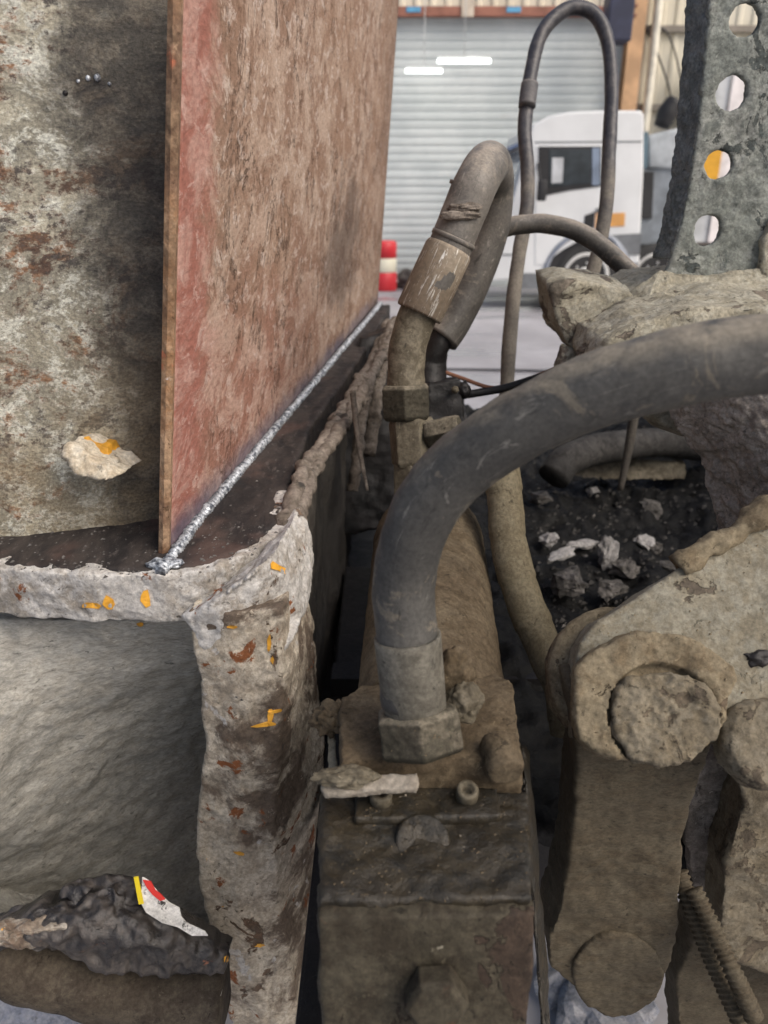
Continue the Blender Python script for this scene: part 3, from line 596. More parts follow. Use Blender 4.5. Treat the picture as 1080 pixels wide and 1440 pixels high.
# pale crust on the flange's front edge
fpath = [(-90, 790), (0, 795), (120, 803), (230, 805), (300, 793), (352, 772), (388, 748), (408, 716), (414, 690)]
cv = []
outer = [fp(a, b) for a, b in fpath]; cen = fp(240, 700)
inner = []
for i, p in enumerate(outer):
    a = outer[max(i - 1, 0)]; b = outer[min(i + 1, len(outer) - 1)]; t_ = (b - a).normalized(); nrm = FN.cross(t_)
    inner.append(p + nrm * 0.02)
    outer[i] = p - nrm * 0.004
cr = crust(prism([p + FN * -0.001 for p in outer + inner[::-1]], FN * -0.056), 0.0025, 5, ((0.0045, 13, 3, 'f'), (0.0018, 40, 3, 'r'), (0.0007, 140, 3, 'f')), 2)
link('flange_crust', cr, M['flange'], frame)
# plate
pa0, pa1 = fp(236, 777), fp(531, 424)
pt0, pt1 = PY(254, -45, pa0.y), PY(564, -45, pa1.y)
Lp = (pa1 - pa0).length
NU, NV = 90, 70
def platefn(u, v):
    a = pa0.lerp(pa1, u); b = pt0.lerp(pt1, u); return a.lerp(b, v) - FN * 0.004 * (1 - v)
pm = grid(platefn, NU, NV, Vector((-0.008, 0, 0)))
ul = pm.uv_layers[0].data
Hp = (pt0 - pa0).length; Hp1 = (pt1 - pa1).length
for d in ul:
    u, v = d.uv; d.uv = (u * Lp, v * (Hp + (Hp1 - Hp) * u))
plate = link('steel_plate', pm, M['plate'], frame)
# the torch-cut near edge of the plate, a rough strip of its own
ep = [(pa0.lerp(pt0, k / 60)) for k in range(61)]
rnd = random.Random(4)
ev = []
for p in ep:
    j = rnd.uniform(-0.0012, 0.0012)
    ev += [p + Vector((0.0012, -0.0005, 0)), p + Vector((-0.004, -0.0035 + j, 0)), p + Vector((-0.0090, -0.001, 0)), p + Vector((-0.0090, 0.006, 0)), p + Vector((0.0012, 0.006, 0))]
ef = []
for k in range(60):
    for q in range(5): ef.append([k * 5 + q, k * 5 + (q + 1) % 5, (k + 1) * 5 + (q + 1) % 5, (k + 1) * 5 + q])
em = mesh('edge', ev, ef); cleanup(em); link('cut_edge', em, M['plateedge'], plate, False)
# weld bead with overlapping ripples
wp = [fp(226, 806), fp(240, 788)] + [fp(236 + (531 - 236) * k / 8 + 4, 777 + (424 - 777) * k / 8 + 4) for k in range(1, 9)]
ws = spline([(p, 0.0056) for p in wp], 0.0011)
rnd = random.Random(2); ph = 0; rr = []
for i in range(len(ws)):
    ph += rnd.uniform(0.7, 1.3) * 0.0011 / 0.0055
    rr.append(1 + 0.34 * (1 - (ph % 1.0)) - 0.17 + 0.10 * noise.noise(Vector((i * 0.05, 0, 0))))
wm = tube([(p + FN * 0.0015, r * rr[i]) for i, (p, r) in enumerate(ws)], seg=16, dense=True)
displace(wm, ((0.0016, 60, 3, 'f'), (0.0004, 260, 2, 'f')), 3)
link('weld_bead', wm, M['weld'], frame)
link('weld_bead', displace(blob(fp(233, 795, 0.002), (0.016, 0.008, 0.005), 4, seed=4), ((0.002, 120, 3, 'f'),)), M['weld'], frame)
# rusty wall behind the plate
wl0, wl1 = fp(-130, 768), fp(262, 740)
H = 0.80
def platex(Y, z):
    k = (Y - pa0.y) / (pa1.y - pa0.y); q = (z - pa0.z) / (pt0.z - pa0.z); return pa0.lerp(pa1, k).lerp(pt0.lerp(pt1, k), q).x
def wallfn(u, v):
    p = wl0.lerp(wl1, u); y = p.y + 0.03 * u * u; z = p.z - 0.01 + H * v
    return Vector((wl0.x + (platex(y, z) - 0.0100 - wl0.x) * u, y, z))
wmsh = displace(grid(wallfn, 150, 220, Vector((-0.004, 0.02, 0))), ((0.003, 6, 3, 'f'), (0.0012, 45, 4, 'f')), 7)
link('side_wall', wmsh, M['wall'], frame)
# web below the flange: a scoop
def webfn(u, v):
    px = -90 + 400 * u; yb = 1338 + 62 * min(1, max(0, (px + 20) / 220)) ** 0.7
    py = 872 + (yb - 872) * v
    vp = 0.62 - 0.42 * u; am_ = 0.17 * (1 - u) ** 1.2
    hump = math.sin(math.pi * 0.5 * min(1, v / vp)) if v < vp else math.cos(math.pi * 0.5 * min(1, (v - vp) / (0.92 - vp)))
    Y = 0.665 + 0.15 * u * math.sin(math.pi * min(1, v * 1.0)) - am_ * hump + 0.09 * v
    k = max(0, (v - 0.78) / 0.22); Y -= 0.28 * k ** 1.4
    return PY(px, py, Y)
wb = displace(grid(webfn, 150, 190, Vector((0, 0.03, -0.01))), ((0.006, 14, 3, 'f'), (0.0022, 60, 4, 'f')), 9)
link('web', wb, M['web'], frame)
lip = tube([(webfn(u, 1.0) + Vector((0, 0.012, -0.018)), 0.030) for u in (0, 0.15, 0.3, 0.45, 0.6, 0.75, 0.9, 1.0)], 0.006, 24)
link('lower_lip', displace(lip, ((0.004, 25, 4, 'f'),), 4), M['lip'], frame)
# rib
RY = 0.605
rows = [(858, 262, 398, 412), (900, 270, 396, 420), (960, 285, 394, 434), (1040, 290, 391, 444), (1120, 281, 388, 451), (1200, 275, 386, 456), (1280, 290, 392, 453), (1340, 305, 404, 450), (1460, 328, 424, 446), (1600, 338, 440, 450)]
rv = []; rf = []
for (py, L_, FR, SR) in rows:
    yb = RY + 0.12
    a_, b_, c_ = PY(L_, py, RY), PY(FR, py, RY), PY(SR, py, yb); c_.z = b_.z
    rv += [Vector((a_.x + 0.006, yb + 0.03, a_.z)), a_, a_.lerp(b_, 0.5) + Vector((0, -0.006, 0)), b_ + Vector((0, 0.004, 0)), b_.lerp(c_, 0.45) + Vector((0.004, -0.004, 0)), c_, c_ + Vector((0, 0.03, 0))]
for i in range(len(rows) - 1):
    for q in range(7): rf.append([i * 7 + q, i * 7 + (q + 1) % 7, (i + 1) * 7 + (q + 1) % 7, (i + 1) * 7 + q])
rf += [list(range(7)), list(range((len(rows) - 1) * 7, len(rows) * 7))]
rb = mesh('rib', rv, rf); cleanup(rb)
rb = crust(rb, 0.0024, 8, ((0.005, 10, 3, 'f'), (0.0032, 22, 3, 'p'), (0.0014, 48, 4, 'r'), (0.0006, 150, 3, 'f')), 5)
link('rib', rb, M['rib'], frame)
# pale broken slabs of crust where flange and rib meet
from mathutils import Euler
def slabs(items, seed0):
    return join([chunk(P(px, py, d), r, seed0 + i, 0.10, rot=Euler(e)) for i, (px, py, d, r, e) in enumerate(items)])
gp = [PY(c_, d_, y_) for c_, d_, y_ in ((252, 866, .604), (300, 846, .600), (350, 815, .606), (385, 775, .635), (408, 735, .690), (424, 752, .715), (433, 810, .690), (428, 868, .660), (408, 905, .622), (392, 925, .604), (330, 912, .600), (285, 915, .602))]
gm = crust(prism(gp, Vector((0.0, 0.07, -0.01))), 0.0022, 10, ((0.0045, 16, 3, 'f'), (0.0022, 30, 3, 'p'), (0.0012, 55, 4, 'r'), (0.0006, 150, 3, 'f')), 21)
link('concrete_crust', gm, M['flange'], frame)
# inner panel under the flange, seen in the gap
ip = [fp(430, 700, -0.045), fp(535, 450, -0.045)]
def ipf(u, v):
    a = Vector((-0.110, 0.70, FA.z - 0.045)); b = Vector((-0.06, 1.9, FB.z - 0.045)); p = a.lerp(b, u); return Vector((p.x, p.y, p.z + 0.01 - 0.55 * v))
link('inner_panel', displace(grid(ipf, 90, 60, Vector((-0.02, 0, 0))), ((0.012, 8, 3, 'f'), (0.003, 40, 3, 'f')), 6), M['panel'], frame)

# cables caked in mud under the flange edge
cabs = (([(398, 748, .79), (412, 705, .83), (428, 662, .90), (452, 628, .97), (470, 600, 1.03), (492, 566, 1.12), (505, 540, 1.2), (528, 500, 1.4), (545, 455, 1.7)], 0.0095, 'thick mud-caked cable running along the underside of the flange edge'),
        ([(415, 740, .80), (430, 695, .86), (447, 650, .93), (474, 610, 1.0), (500, 570, 1.1), (514, 540, 1.2), (536, 495, 1.4), (550, 460, 1.65)], 0.0085, 'second mud-caked cable lying against the thick one under the flange'),
        ([(496, 690, 1.25), (505, 620, 1.25), (512, 560, 1.28), (524, 520, 1.35), (546, 470, 1.5)], 0.010, 'grey cable dropping into the gap behind the cable bundle'),
        ([(520, 640, 1.3), (527, 580, 1.32), (534, 530, 1.36), (545, 480, 1.45), (556, 452, 1.6)], 0.011, 'dark cable rising close behind the hose fitting'),
        ([(506, 570, 1.15), (520, 535, 1.22), (538, 498, 1.32), (552, 470, 1.42)], 0.008, 'slim upper cable crossing the top of the bundle'))
for i, (pts, r, lb) in enumerate(cabs):
    me = displace(tube([(P(*p), r) for p in pts], 0.003, 18), ((0.004, 70, 3, 'f'), (0.004, 45, 3, 'p')), i * 3.0)
    tag(link('cable', me, M['cable']), lb, 'cable', 'cables under the flange')
o = link('cable_strand', displace(tube([(P(496, 550, 1.0), 0.0045), (P(500, 590, 1.0), 0.004), (P(507, 640, 1.0), 0.0035), (P(517, 690, 1.0), 0.002)], 0.004, 10), ((0.001, 80, 2, 'f'),)), M['cable']); tag(o, 'thin loose strand hanging down from the muddy cables', 'strand')

# ================================================================== CENTRE: hydraulic cylinder
cyl = root('hydraulic_cylinder', P(610, 1010, .70) - Vector((0, 0, .2)), 'brown dust-covered hydraulic cylinder lying between frame and arms', 'cylinder')
cN, cF = P(607, 1016, .69), P(602, 744, 1.0)
bl = (cF - cN).length
bm_ = lathe(cN, cF, [(0, 0.066), (0.0, 0.0715), (0.1, 0.0715), (0.3, 0.0715), (0.5, 0.0715), (0.7, 0.0715), (0.88, 0.0715), (0.94, 0.069), (0.985, 0.060), (1.01, 0.035), (1.02, 0.0)], 64)
bm_ = crust(bm_, 0.0028, 2, ((0.0014, 40, 4, 'f'), (0.0006, 150, 3, 'f')), 3)
link('barrel', bm_, M['brown'], cyl)
# end block with stepped faces (from ground-true planes)
z1 = CAMZ - 0.385; z2 = CAMZ - 0.418
def top(pts, z): return [PZ(a, b, z) for a, b in pts]
b1 = top([(478, 985), (505, 962), (560, 955), (700, 948), (722, 962), (736, 1066), (478, 1070)], z1)
e1 = crust(prism(b1, Vector((0, 0, -0.10))), 0.0025, 5, ((0.003, 30, 4, 'f'), (0.001, 140, 3, 'f')), 2)
link('end_block', e1, M['brown'], cyl)
b2 = top([(452, 1112), (742, 1112), (750, 1262), (448, 1266)], z2)
e2 = crust(prism(b2, Vector((0, 0.0, -0.16))), 0.0025, 4, ((0.003, 26, 4, 'f'), (0.0016, 90, 4, 'f')), 4)
link('valve_body', e2, M['block'], cyl)
zf = CAMZ - 0.424
b3 = [PZ(446, 1292, zf), PZ(756, 1286, zf)]; b3 += [b3[1] + Vector((0.0, 0.05, 0)), b3[0] + Vector((0, 0.05, 0))]
e3 = crust(prism(b3, [Vector((0.004, -0.045, -0.22)), Vector((-0.01, -0.045, -0.22)), Vector((-0.01, 0.0, -0.22)), Vector((0.004, 0, -0.22))]), 0.0025, 3, ((0.0022, 24, 4, 'f'), (0.0008, 120, 3, 'f')), 8)
link('front_cover', e3, M['blockfront'], cyl)
# ledge with two socket screws at the back of the valve body
lb_ = top([(500, 1108), (700, 1106), (704, 1148), (498, 1152)], z2 + 0.006)
link('screw_ledge', crust(prism(lb_, Vector((0, 0, -0.02))), 0.002, 3, ((0.0015, 50, 3, 'f'),), 3), M['block'], cyl)
for (px, py) in ((536, 1128), (656, 1124)):
    c0 = PZ(px, py, z2 + 0.004)
    s_ = link('socket_screw', lathe(c0, c0 + Vector((0, -0.004, 0.014)), [(0, 0.0085), (0.85, 0.0085), (1.0, 0.0075), (1.0, 0.0045), (0.45, 0.0045), (0.45, 0.0)], 24), M['steel_dirty'], cyl)
c0 = PZ(594, 1186, z2 - 0.004)
bs = lathe(c0, c0 + Vector((0, -0.006, 0.012)), [(0, 0.020), (0.3, 0.020), (0.42, 0.0185), (0.42, 0.014), (0.3, 0.0)], 40)
link('plug', crust(bs, 0.0012, 1, ((0.0007, 60, 3, 'f'),), 5), M['block'], cyl)
link('gap_shade_filler', box((0.004, 0.80, CAMZ - 0.66), (0.160, 1.00, 0.04), 0.004), M['black'], cyl, False)  # added black filler: makes the gap between rib and block read as shade
# hex bolt on the front cover (its face follows the cover)
fcn = Vector((0, -0.98, 0.2)).normalized()
c0 = onplane(612, 1390, b3[0] + Vector((0, -0.02, -0.098)), fcn) + fcn * 0.004
hb = lathe(c0 - fcn * 0.004, c0 + fcn * 0.014, [(0, 0.021), (0.8, 0.021), (1.0, 0.018), (1.0, 0.0)], 6, rot=0.3)
link('hex_bolt', crust(hb, 0.001, 1, ((0.0003, 60, 3, 'f'),), 6), M['blockfront'], cyl)
# side lug and stub on the right
st0, st1 = P(700, 1045, .575), P(713, 1088, .552)
link('side_stub', crust(lathe(st0, st1, [(0, 0.0155), (0.8, 0.0155), (1.0, 0.0135), (1.0, 0.0)], 32), 0.002, 2, ((0.0014, 50, 3, 'f'),), 1), M['brown'], cyl)
sp = [P(736, 1100, .60), P(748, 1100, .62), P(776, 1470, .66), P(764, 1470, .60)]
link('side_plate', crust(prism(sp, Vector((0.006, 0.05, 0))), 0.003, 3, ((0.003, 30, 3, 'f'),), 2), M['block'], cyl)
mb = displace(blob(P(640, 955, .585), (0.017, 0.014, 0.026), 5, ((0.3, 1.3, 2, 'f'), (0.08, 4, 3, 'f')), 3.3), ((0.0009, 130, 3, 'f'),))
link('mud_lump', mb, M['brown'], cyl); 
mb = displace(blob(P(650, 985, .575), (0.014, 0.014, 0.016), 5, ((0.3, 1.3, 2, 'f'), (0.08, 4, 3, 'f')), 9.3), ((0.0009, 130, 3, 'f'),)); link('mud_lump', mb, M['steel_dirty'], cyl)
# far end fitting stack of the cylinder
def hexn(name, a, b, r, mat, par, rot=0.0, cham=0.1, vox=0.0018):
    me = lathe(a, b, [(0, r * 0.9), (cham, r), (1 - cham, r), (1, r * 0.9)], 6, ref=(1, 0.2, 0), rot=rot)
    return link(name, crust(me, 0.0013, 1, ((0.0006, 40, 3, 'f'), (0.0003, 160, 2, 'f')), rot + 1), mat, par)

# ------------------------------------------------------------------ big hose in front
bh_ = root('hydraulic_hose', P(585, 1040, .60), 'thick dusty black hydraulic hose curving up from the cylinder to the right', 'hose')
hp = [(579, 985, .560), (574, 930, .552), (571, 880, .545), (569, 816, .532), (584, 745, .515), (628, 676, .498), (688, 626, .48), (780, 574, .462), (878, 537, .445), (984, 509, .432), (1085, 498, .425), (1200, 500, .42), (1330, 520, .42)]
hm = tube([(P(*p), 0.0228) for p in hp], 0.003, 40)
displace(hm, ((0.0016, 16, 3, 'f'), (0.0006, 60, 3, 'p'), (0.0003, 160, 2, 'f')), 2)
hose_o = link('rubber_hose', hm, M['bighose'], bh_)
sA, sB = P(585, 1010, .564), P(573, 893, .547)
sm_ = lathe(sA, sB, [(0, 0.022), (0.02, 0.0235), (0.5, 0.0245), (0.93, 0.0252), (1.0, 0.0250), (1.0, 0.0215), (0.9, 0.021)], 48)
link('ferrule', displace(sm_, ((0.0008, 30, 3, 'f'),)), M['ferrule'], bh_)
hexn('hex_nut', P(594, 1056, .566), P(586, 996, .566), 0.0350, M['nut'], bh_, rot=0.35)

# ------------------------------------------------------------------ rear hose loop with worn sleeve
lh = root('hose_loop', P(580, 680, .97), 'dusty hose looping over behind the cylinder with a worn bare-metal sleeve', 'hose')
lp = [(591, 437, .93), (612, 394, .92), (630, 354, .915), (652, 300, .91), (668, 262, .91), (682, 236, .935), (690, 232, .98), (694, 262, 1.03), (690, 318, 1.06), (667, 388, 1.08), (640, 446, 1.09), (620, 476, 1.09)]
lm = tube([(P(*p), 0.0272) for p in lp], 0.004, 36); displace(lm, ((0.0012, 14, 3, 'f'),), 3)
link('rubber_hose', lm, M['loophose'], lh)
s0, s1 = P(589, 441, .932), P(632, 349, .915)
link('sleeve', lathe(s0, s1, [(0, 0.026), (0.0, 0.0295), (0.03, 0.0305), (0.5, 0.0305), (0.95, 0.0300), (1.0, 0.0285), (1.0, 0.026)], 56), M['sleeve'], lh)
r0, r1 = P(641, 330, .913), P(646, 318, .912)
for q, (a, b) in enumerate((((636, 340), (639, 333)), ((662, 268), (664, 262)))):
    link('hose_band', lathe(P(*a, .914), P(*b, .912), [(0, 0.0272), (0.1, 0.0285), (0.9, 0.0285), (1, 0.0272)], 48), M['loophose'], lh)
tear = displace(blob(P(648, 303, .885), (0.024, 0.008, 0.006), 4, ((0.4, 1.4, 3, 'f'),), 2.2), ((0.0016, 70, 3, 'f'),)); link('torn_cover', tear, M['cable'], lh)
tear = displace(blob(P(655, 292, .884), (0.020, 0.008, 0.005), 4, ((0.4, 1.4, 3, 'f'),), 5.2), ((0.0016, 70, 3, 'f'),)); link('torn_cover', tear, M['cable'], lh)
stm = tube([(P(571, 560, .95), 0.0245), (P(571, 520, .945), 0.0238), (P(574, 485, .94), 0.0238), (P(583, 455, .935), 0.0242), (P(594, 430, .93), 0.0250)], 0.004, 32)
link('bent_stem', displace(stm, ((0.0012, 40, 3, 'f'),)), M['steel_dirty'], lh)
hexn('hex_nut', P(572, 590, .955), P(570, 541, .945), 0.0335, M['nut'], lh, rot=0.25)
hexn('adapter', P(583, 655, .965), P(578, 588, .955), 0.0305, M['steel_dirty'], lh, rot=0.6)
hexn('adapter_base', P(580, 700, .97), P(580, 650, .965), 0.0265, M['steel_dirty'], lh, rot=0.2)
hexn('side_plug', P(600, 612, .945), P(648, 602, .93), 0.0195, M['nut'], lh, rot=0.4)
bf = tube([(P(620, 472, 1.09), 0.021), (P(612, 492, 1.09), 0.0185), (P(606, 515, 1.1), 0.0225), (P(606, 560, 1.1), 0.024)], 0.004, 20)
link('rear_fitting', displace(bf, ((0.003, 40, 3, 'f'),)), M['black'], lh)
vb = root('valve_block', P(630, 600, 1.1), 'black greasy valve block behind the hose fitting', 'valve block')
link('block', crust(prism([P(600, 540, 1.05), P(648, 534, 1.05), P(656, 600, 1.06), P(600, 610, 1.06)], Vector((0, 0.07, -0.01))), 0.003, 2, ((0.002, 40, 3, 'f'),), 1), M['black'], vb)
link('back_plate', crust(prism([P(505, 476, 1.5), P(548, 462, 1.5), P(566, 520, 1.5), P(652, 545, 1.5), P(662, 640, 1.5), P(640, 720, 1.5), P(470, 760, 1.5), P(480, 600, 1.5)], Vector((0, 0.05, 0))), 0.005, 2, ((0.006, 20, 3, 'f'),), 1), M['black'], vb)
link('cap', displace(blob(P(652, 548, 1.06), (0.010, 0.012, 0.012), 3, seed=3), ((0.001, 90, 2, 'f'),)), M['black'], vb)
link('bolt', lathe(P(640, 548, 1.045), P(640, 548, 1.035), [(0, 0.006), (1, 0.005)], 6), M['steel_dirty'], vb)
o = link('small_pipe', tube([(P(650, 556, 1.1), 0.006), (P(680, 551, 1.1), 0.006), (P(712, 545, 1.1), 0.006), (P(760, 530, 1.1), 0.006)], 0.005, 12), M['black']); tag(o, 'small black pipe leading right from the greasy valve block', 'pipe')
o = link('rusty_wire', tube([(P(622, 522, 1.1), 0.003), (P(650, 532, 1.1), 0.003), (P(690, 545, 1.1), 0.003), (P(722, 540, 1.1), 0.003), (P(790, 515, 1.1), 0.003)], 0.005, 8), plain('rust_wire', (0.22, 0.10, 0.06), 0.8)); tag(o, 'thin rusty wire crossing behind the hose', 'wire')

o = link('floor_cable', tube([(PZ(600, 519, .012), .012), (PZ(690, 520, .012), .012), (PZ(790, 522, .012), .012)], 0.2, 8), bc); tag(o, 'thin black cable lying across the pale yard floor', 'cable')
# ------------------------------------------------------------------ other hoses
th = root('tall_hose_loop', P(713, 560, 1.3), 'thin black hose rising in a tall narrow loop before the truck', 'hose')
tp = [(712, 560), (715, 500), (719, 450), (724, 400), (733, 340), (741, 290), (742, 240), (738, 180), (747, 100), (763, 45), (797, 13), (832, 17), (852, 50), (860, 110), (857, 200), (854, 270), (848, 320), (838, 365), (830, 395)]
tm = tube([(P(a, b, 1.30 + 0.05 * min(1, k / 18)), 0.0126) for k, (a, b) in enumerate(tp)], 0.006, 20); displace(tm, ((0.001, 20, 3, 'f'),), 3)
link('rubber_hose', tm, M['tallhose'], th)
cl = [(P(745, 118, 1.313), 0.0155), (P(742, 140, 1.313), 0.0155), (P(741, 150, 1.313), 0.0155)]
link('clamp', tube(cl, 0.004, 16), M['thinhose'], th)
ah = [(700, 322), (735, 316), (770, 315), (808, 324), (845, 346), (878, 376), (905, 402), (930, 430)]
o = link('arched_hose', displace(tube([(P(a, b, 1.16), 0.0145) for a, b in ah], 0.005, 22), ((0.001, 30, 3, 'f'),)), M['loophose']); tag(o, 'short dusty hose arching from the loop down onto the muddy ledge', 'hose')
bhz = root('wrapped_hose', P(785, 960, .8), 'beige dust-covered wrapped hose running down beside the cylinder', 'hose')
bp = [(700, 630, .90), (706, 665, .89), (711, 710, .88), (713, 745, .87), (721, 790, .86), (737, 845, .85), (763, 907, .84), (790, 965, .83), (800, 1030, .83)]
link('rubber_hose', displace(tube([(P(*p), 0.0215) for p in bp], 0.003, 26, rad=lambda L, th_: 1 + 0.06 * (((L / 0.055) % 1.0) - 0.5)), ((0.0012, 30, 3, 'f'),)), M['beigehose'], bhz)

# ================================================================== RIGHT: bracket, casting, arm and links
BY = 1.0
br = root('holed_bracket', PY(1000, 430, BY), 'grey-green speckled upright bracket plate with a row of round holes', 'bracket')
def holed(outline, holes, Y, depth):
    cu = bpy.data.curves.new('c', 'CURVE'); cu.dimensions = '2D'; cu.fill_mode = 'BOTH'; cu.extrude = depth / 2
    def sp_(pts):
        s = cu.splines.new('POLY'); s.points.add(len(pts) - 1); s.use_cyclic_u = True
        for q, p in zip(s.points, pts): q.co = (p[0], p[1], 0, 1)
    sp_([(p.x, p.z) for p in [PY(a, b, Y) for a, b in outline]])
    for (a, b, r) in holes:
        c = PY(a, b, Y); rr = (PY(a + r, b, Y) - c).length
        sp_([(c.x + rr * math.cos(2 * math.pi * k / 40) * 0.98, c.z + rr * math.sin(2 * math.pi * k / 40)) for k in range(40)])
    o = bpy.data.objects.new('tmp', cu); C.objects.link(o)
    dg = bpy.context.evaluated_depsgraph_get(); me = bpy.data.meshes.new_from_object(o.evaluated_get(dg)); bpy.data.objects.remove(o)
    me.transform(Matrix(((1, 0, 0, 0), (0, 0, 1, Y + depth / 2), (0, 1, 0, 0), (0, 0, 0, 1))))
    bm = bmesh.new(); bm.from_mesh(me); bmesh.ops.remove_doubles(bm, verts=bm.verts, dist=1e-5); bmesh.ops.recalc_face_normals(bm, faces=bm.faces); bm.to_mesh(me); bm.free()
    return me
hm_ = holed([(1002, -60), (995, 40), (982, 180), (968, 270), (955, 330), (938, 380), (905, 420), (880, 450), (1200, 470), (1215, 200), (1230, -60)], [(1048, 28, 22), (1030, 131, 22.5), (1011, 232, 19), (995, 324, 20)], BY, 0.010)
hm_ = crust(hm_, 0.0026, 2, ((0.0022, 40, 4, 'f'), (0.0014, 130, 3, 'f')), 3)
link('plate', hm_, M['green'], br)
sf = [PY(a, b, BY) for a, b in ((1001, -60), (994, 40), (981, 180), (967, 270), (945, 365))]
sfv = sf + [p + Vector((-0.012 * 0, 0.0, 0)) for p in []]
side = grid(lambda u, v: Vector(lerp_path([(k / 4, tuple(p)) for k, p in enumerate(sf)], v)) + Vector((0.001 - 0.014 * u, 0.004 + 0.030 * u, 0)), 24, 120, Vector((0.012, 0, 0)))
link('side_flange', displace(side, ((0.002, 40, 4, 'f'), (0.0018, 110, 3, 'f')), 2), M['greendark'], br)
fold = prism([PY(a, b, BY - 0.012) for a, b in ((1074, 340), (1090, 300), (1200, 300), (1200, 460), (1066, 440))], Vector((0, 0.02, 0)))
link('gusset', crust(fold, 0.003, 3, ((0.003, 40, 3, 'f'),), 2), M['ledge'], br)

cst = root('hopper_casting', PY(980, 560, .9) - Vector((0, 0, .3)), 'mud-caked casting with a ledge and an arched opening under the holed bracket', 'casting')
body = prism([PY(a, b, .84) for a, b in ((905, 452), (985, 430), (1200, 425), (1260, 620), (960, 610), (870, 560), (835, 520), (850, 482))], Vector((0, 0.30, 0.02)))
link('ledge', crust(body, 0.004, 7, ((0.012, 9, 3, 'f'), (0.0025, 45, 3, 'f'), (0.0008, 170, 3, 'f')), 4), M['ledge'], cst)
ear = prism([PY(a, b, .98) for a, b in ((772, 402), (800, 392), (850, 398), (892, 412), (892, 520), (860, 520), (800, 490), (778, 452))], Vector((0.01, 0.16, 0.01)))
link('ledge_end', crust(ear, 0.004, 14, ((0.007, 12, 3, 'f'), (0.003, 40, 2, 'p'), (0.001, 120, 3, 'f')), 6), M['ledge'], cst)
for (px, py, d, r, sd_) in ((860, 462, .925, (.036, .036, .02), 2), (835, 490, .93, (.03, .03, .03), 6), (800, 505, 0.98, (.028, .03, .03), 8)):
    link('mud_clod', displace(crust(chunk(P(px, py, d), r, sd_ * 4, 0.15), 0.003, 2, ((0.003, 30, 3, 'f'),), sd_), ((0.0012, 110, 3, 'f'),)), M['ledge'], cst)
def fil(u, v):
    top_ = [(0, (850, 452)), (0.14, (892, 408)), (0.30, (928, 378)), (0.42, (965, 384)), (0.6, (1010, 385)), (1, (1200, 370))]; a = lerp_path(top_, u)
    bot = [(0, (800, 520)), (0.25, (860, 500)), (0.6, (985, 470)), (1, (1200, 465))]; b = lerp_path(bot, u)
    k = v ** 0.8; return PY(a[0] + (b[0] - a[0]) * k, a[1] + (b[1] - a[1]) * k, 0.992 - 0.17 * v ** 1.3)
link('mud_slope', displace(grid(fil, 170, 80, Vector((0, 0.05, -0.03))), ((0.008, 10, 3, 'f'), (0.0018, 40, 4, 'f'), (0.001, 110, 3, 'f')), 12), M['ledge'], cst)
# arched crust wall under the ledge
arc = [(0, (918, 545)), (0.2, (945, 592)), (0.45, (978, 640)), (0.7, (1000, 690)), (1.0, (1012, 760))]
def arcf(u, v):
    a = lerp_path(arc, v); px = a[0] + (1230 - a[0]) * u; py = a[1] + (-20 + 30 * v) * u
    return P(px, py, 0.80 + 0.03 * v - 0.10 * math.sin(math.pi * 0.5 * min(1, u * 1.6)))
link('arch_wall', displace(grid(arcf, 130, 110, Vector((0.06, 0.10, 0))), ((0.006, 14, 3, 'f'), (0.0035, 50, 4, 'f'), (0.002, 130, 3, 'f')), 7), M['archmud'], cst)

# hopper behind the arch, enclosed and coloured black to hold its shade
M['sunk'] = grime('dim_rubber', (0.035, 0.034, 0.033), (0.06, 0.057, 0.053), (0.025, 0.024, 0.023), bump=0.5)
hop = root('hopper', (0.3, 1.6, 0), 'dark hopper trough of sludge coloured black for shade behind the arch', 'hopper')
def hopf(u, v):
    x = 0.05 + 1.0 * u; y = 0.62 + 1.75 * v; q = (u - 0.45) * 2
    return Vector((x, y, CAMZ - 0.66 + 0.10 * q * q + 0.05 * v))
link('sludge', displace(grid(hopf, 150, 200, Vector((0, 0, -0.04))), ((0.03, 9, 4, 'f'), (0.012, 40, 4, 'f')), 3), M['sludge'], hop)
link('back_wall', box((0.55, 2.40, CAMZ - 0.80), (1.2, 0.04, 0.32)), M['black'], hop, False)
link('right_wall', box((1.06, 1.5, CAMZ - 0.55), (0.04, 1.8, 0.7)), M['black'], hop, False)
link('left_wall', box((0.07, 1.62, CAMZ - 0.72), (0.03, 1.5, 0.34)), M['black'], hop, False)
link('gap_shade_sheet', box((0.005, 1.42, CAMZ - 0.74), (0.25, 1.25, 0.03)), M['black'], hop, False)  # added black sheet standing in for shade under the gap beside the cylinder
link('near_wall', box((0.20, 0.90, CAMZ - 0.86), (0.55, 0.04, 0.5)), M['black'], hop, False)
o = link('steel_strip', crust(prism([P(800, 652, 1.75), P(835, 640, 1.76), P(965, 652, 1.78), P(965, 676, 1.78), P(825, 676, 1.74), P(800, 668, 1.74)], Vector((0, 0.04, 0.01))), 0.004, 2, ((0.004, 20, 3, 'f'),)), M['steel_dirty']); tag(o, 'dusty grey steel strip lying across the hopper', 'strip')
o = link('sunken_hose', displace(tube([(P(778, 672, 1.6), 0.035), (P(800, 645, 1.62), 0.035), (P(850, 630, 1.68), 0.035), (P(930, 622, 1.75), 0.035), (P(1000, 630, 1.8), 0.035)], 0.01, 24), ((0.003, 20, 3, 'f'),)), M['sunk']); tag(o, 'dark hose sunk in the hopper behind the steel strip', 'hose')
o = link('thin_rod', tube([(P(893, 575, 1.45), 0.010), (P(885, 625, 1.45), 0.009), (P(872, 690, 1.45), 0.006)], 0.01, 10), M['panel']); tag(o, 'thin muddy rod hanging down into the hopper', 'rod')
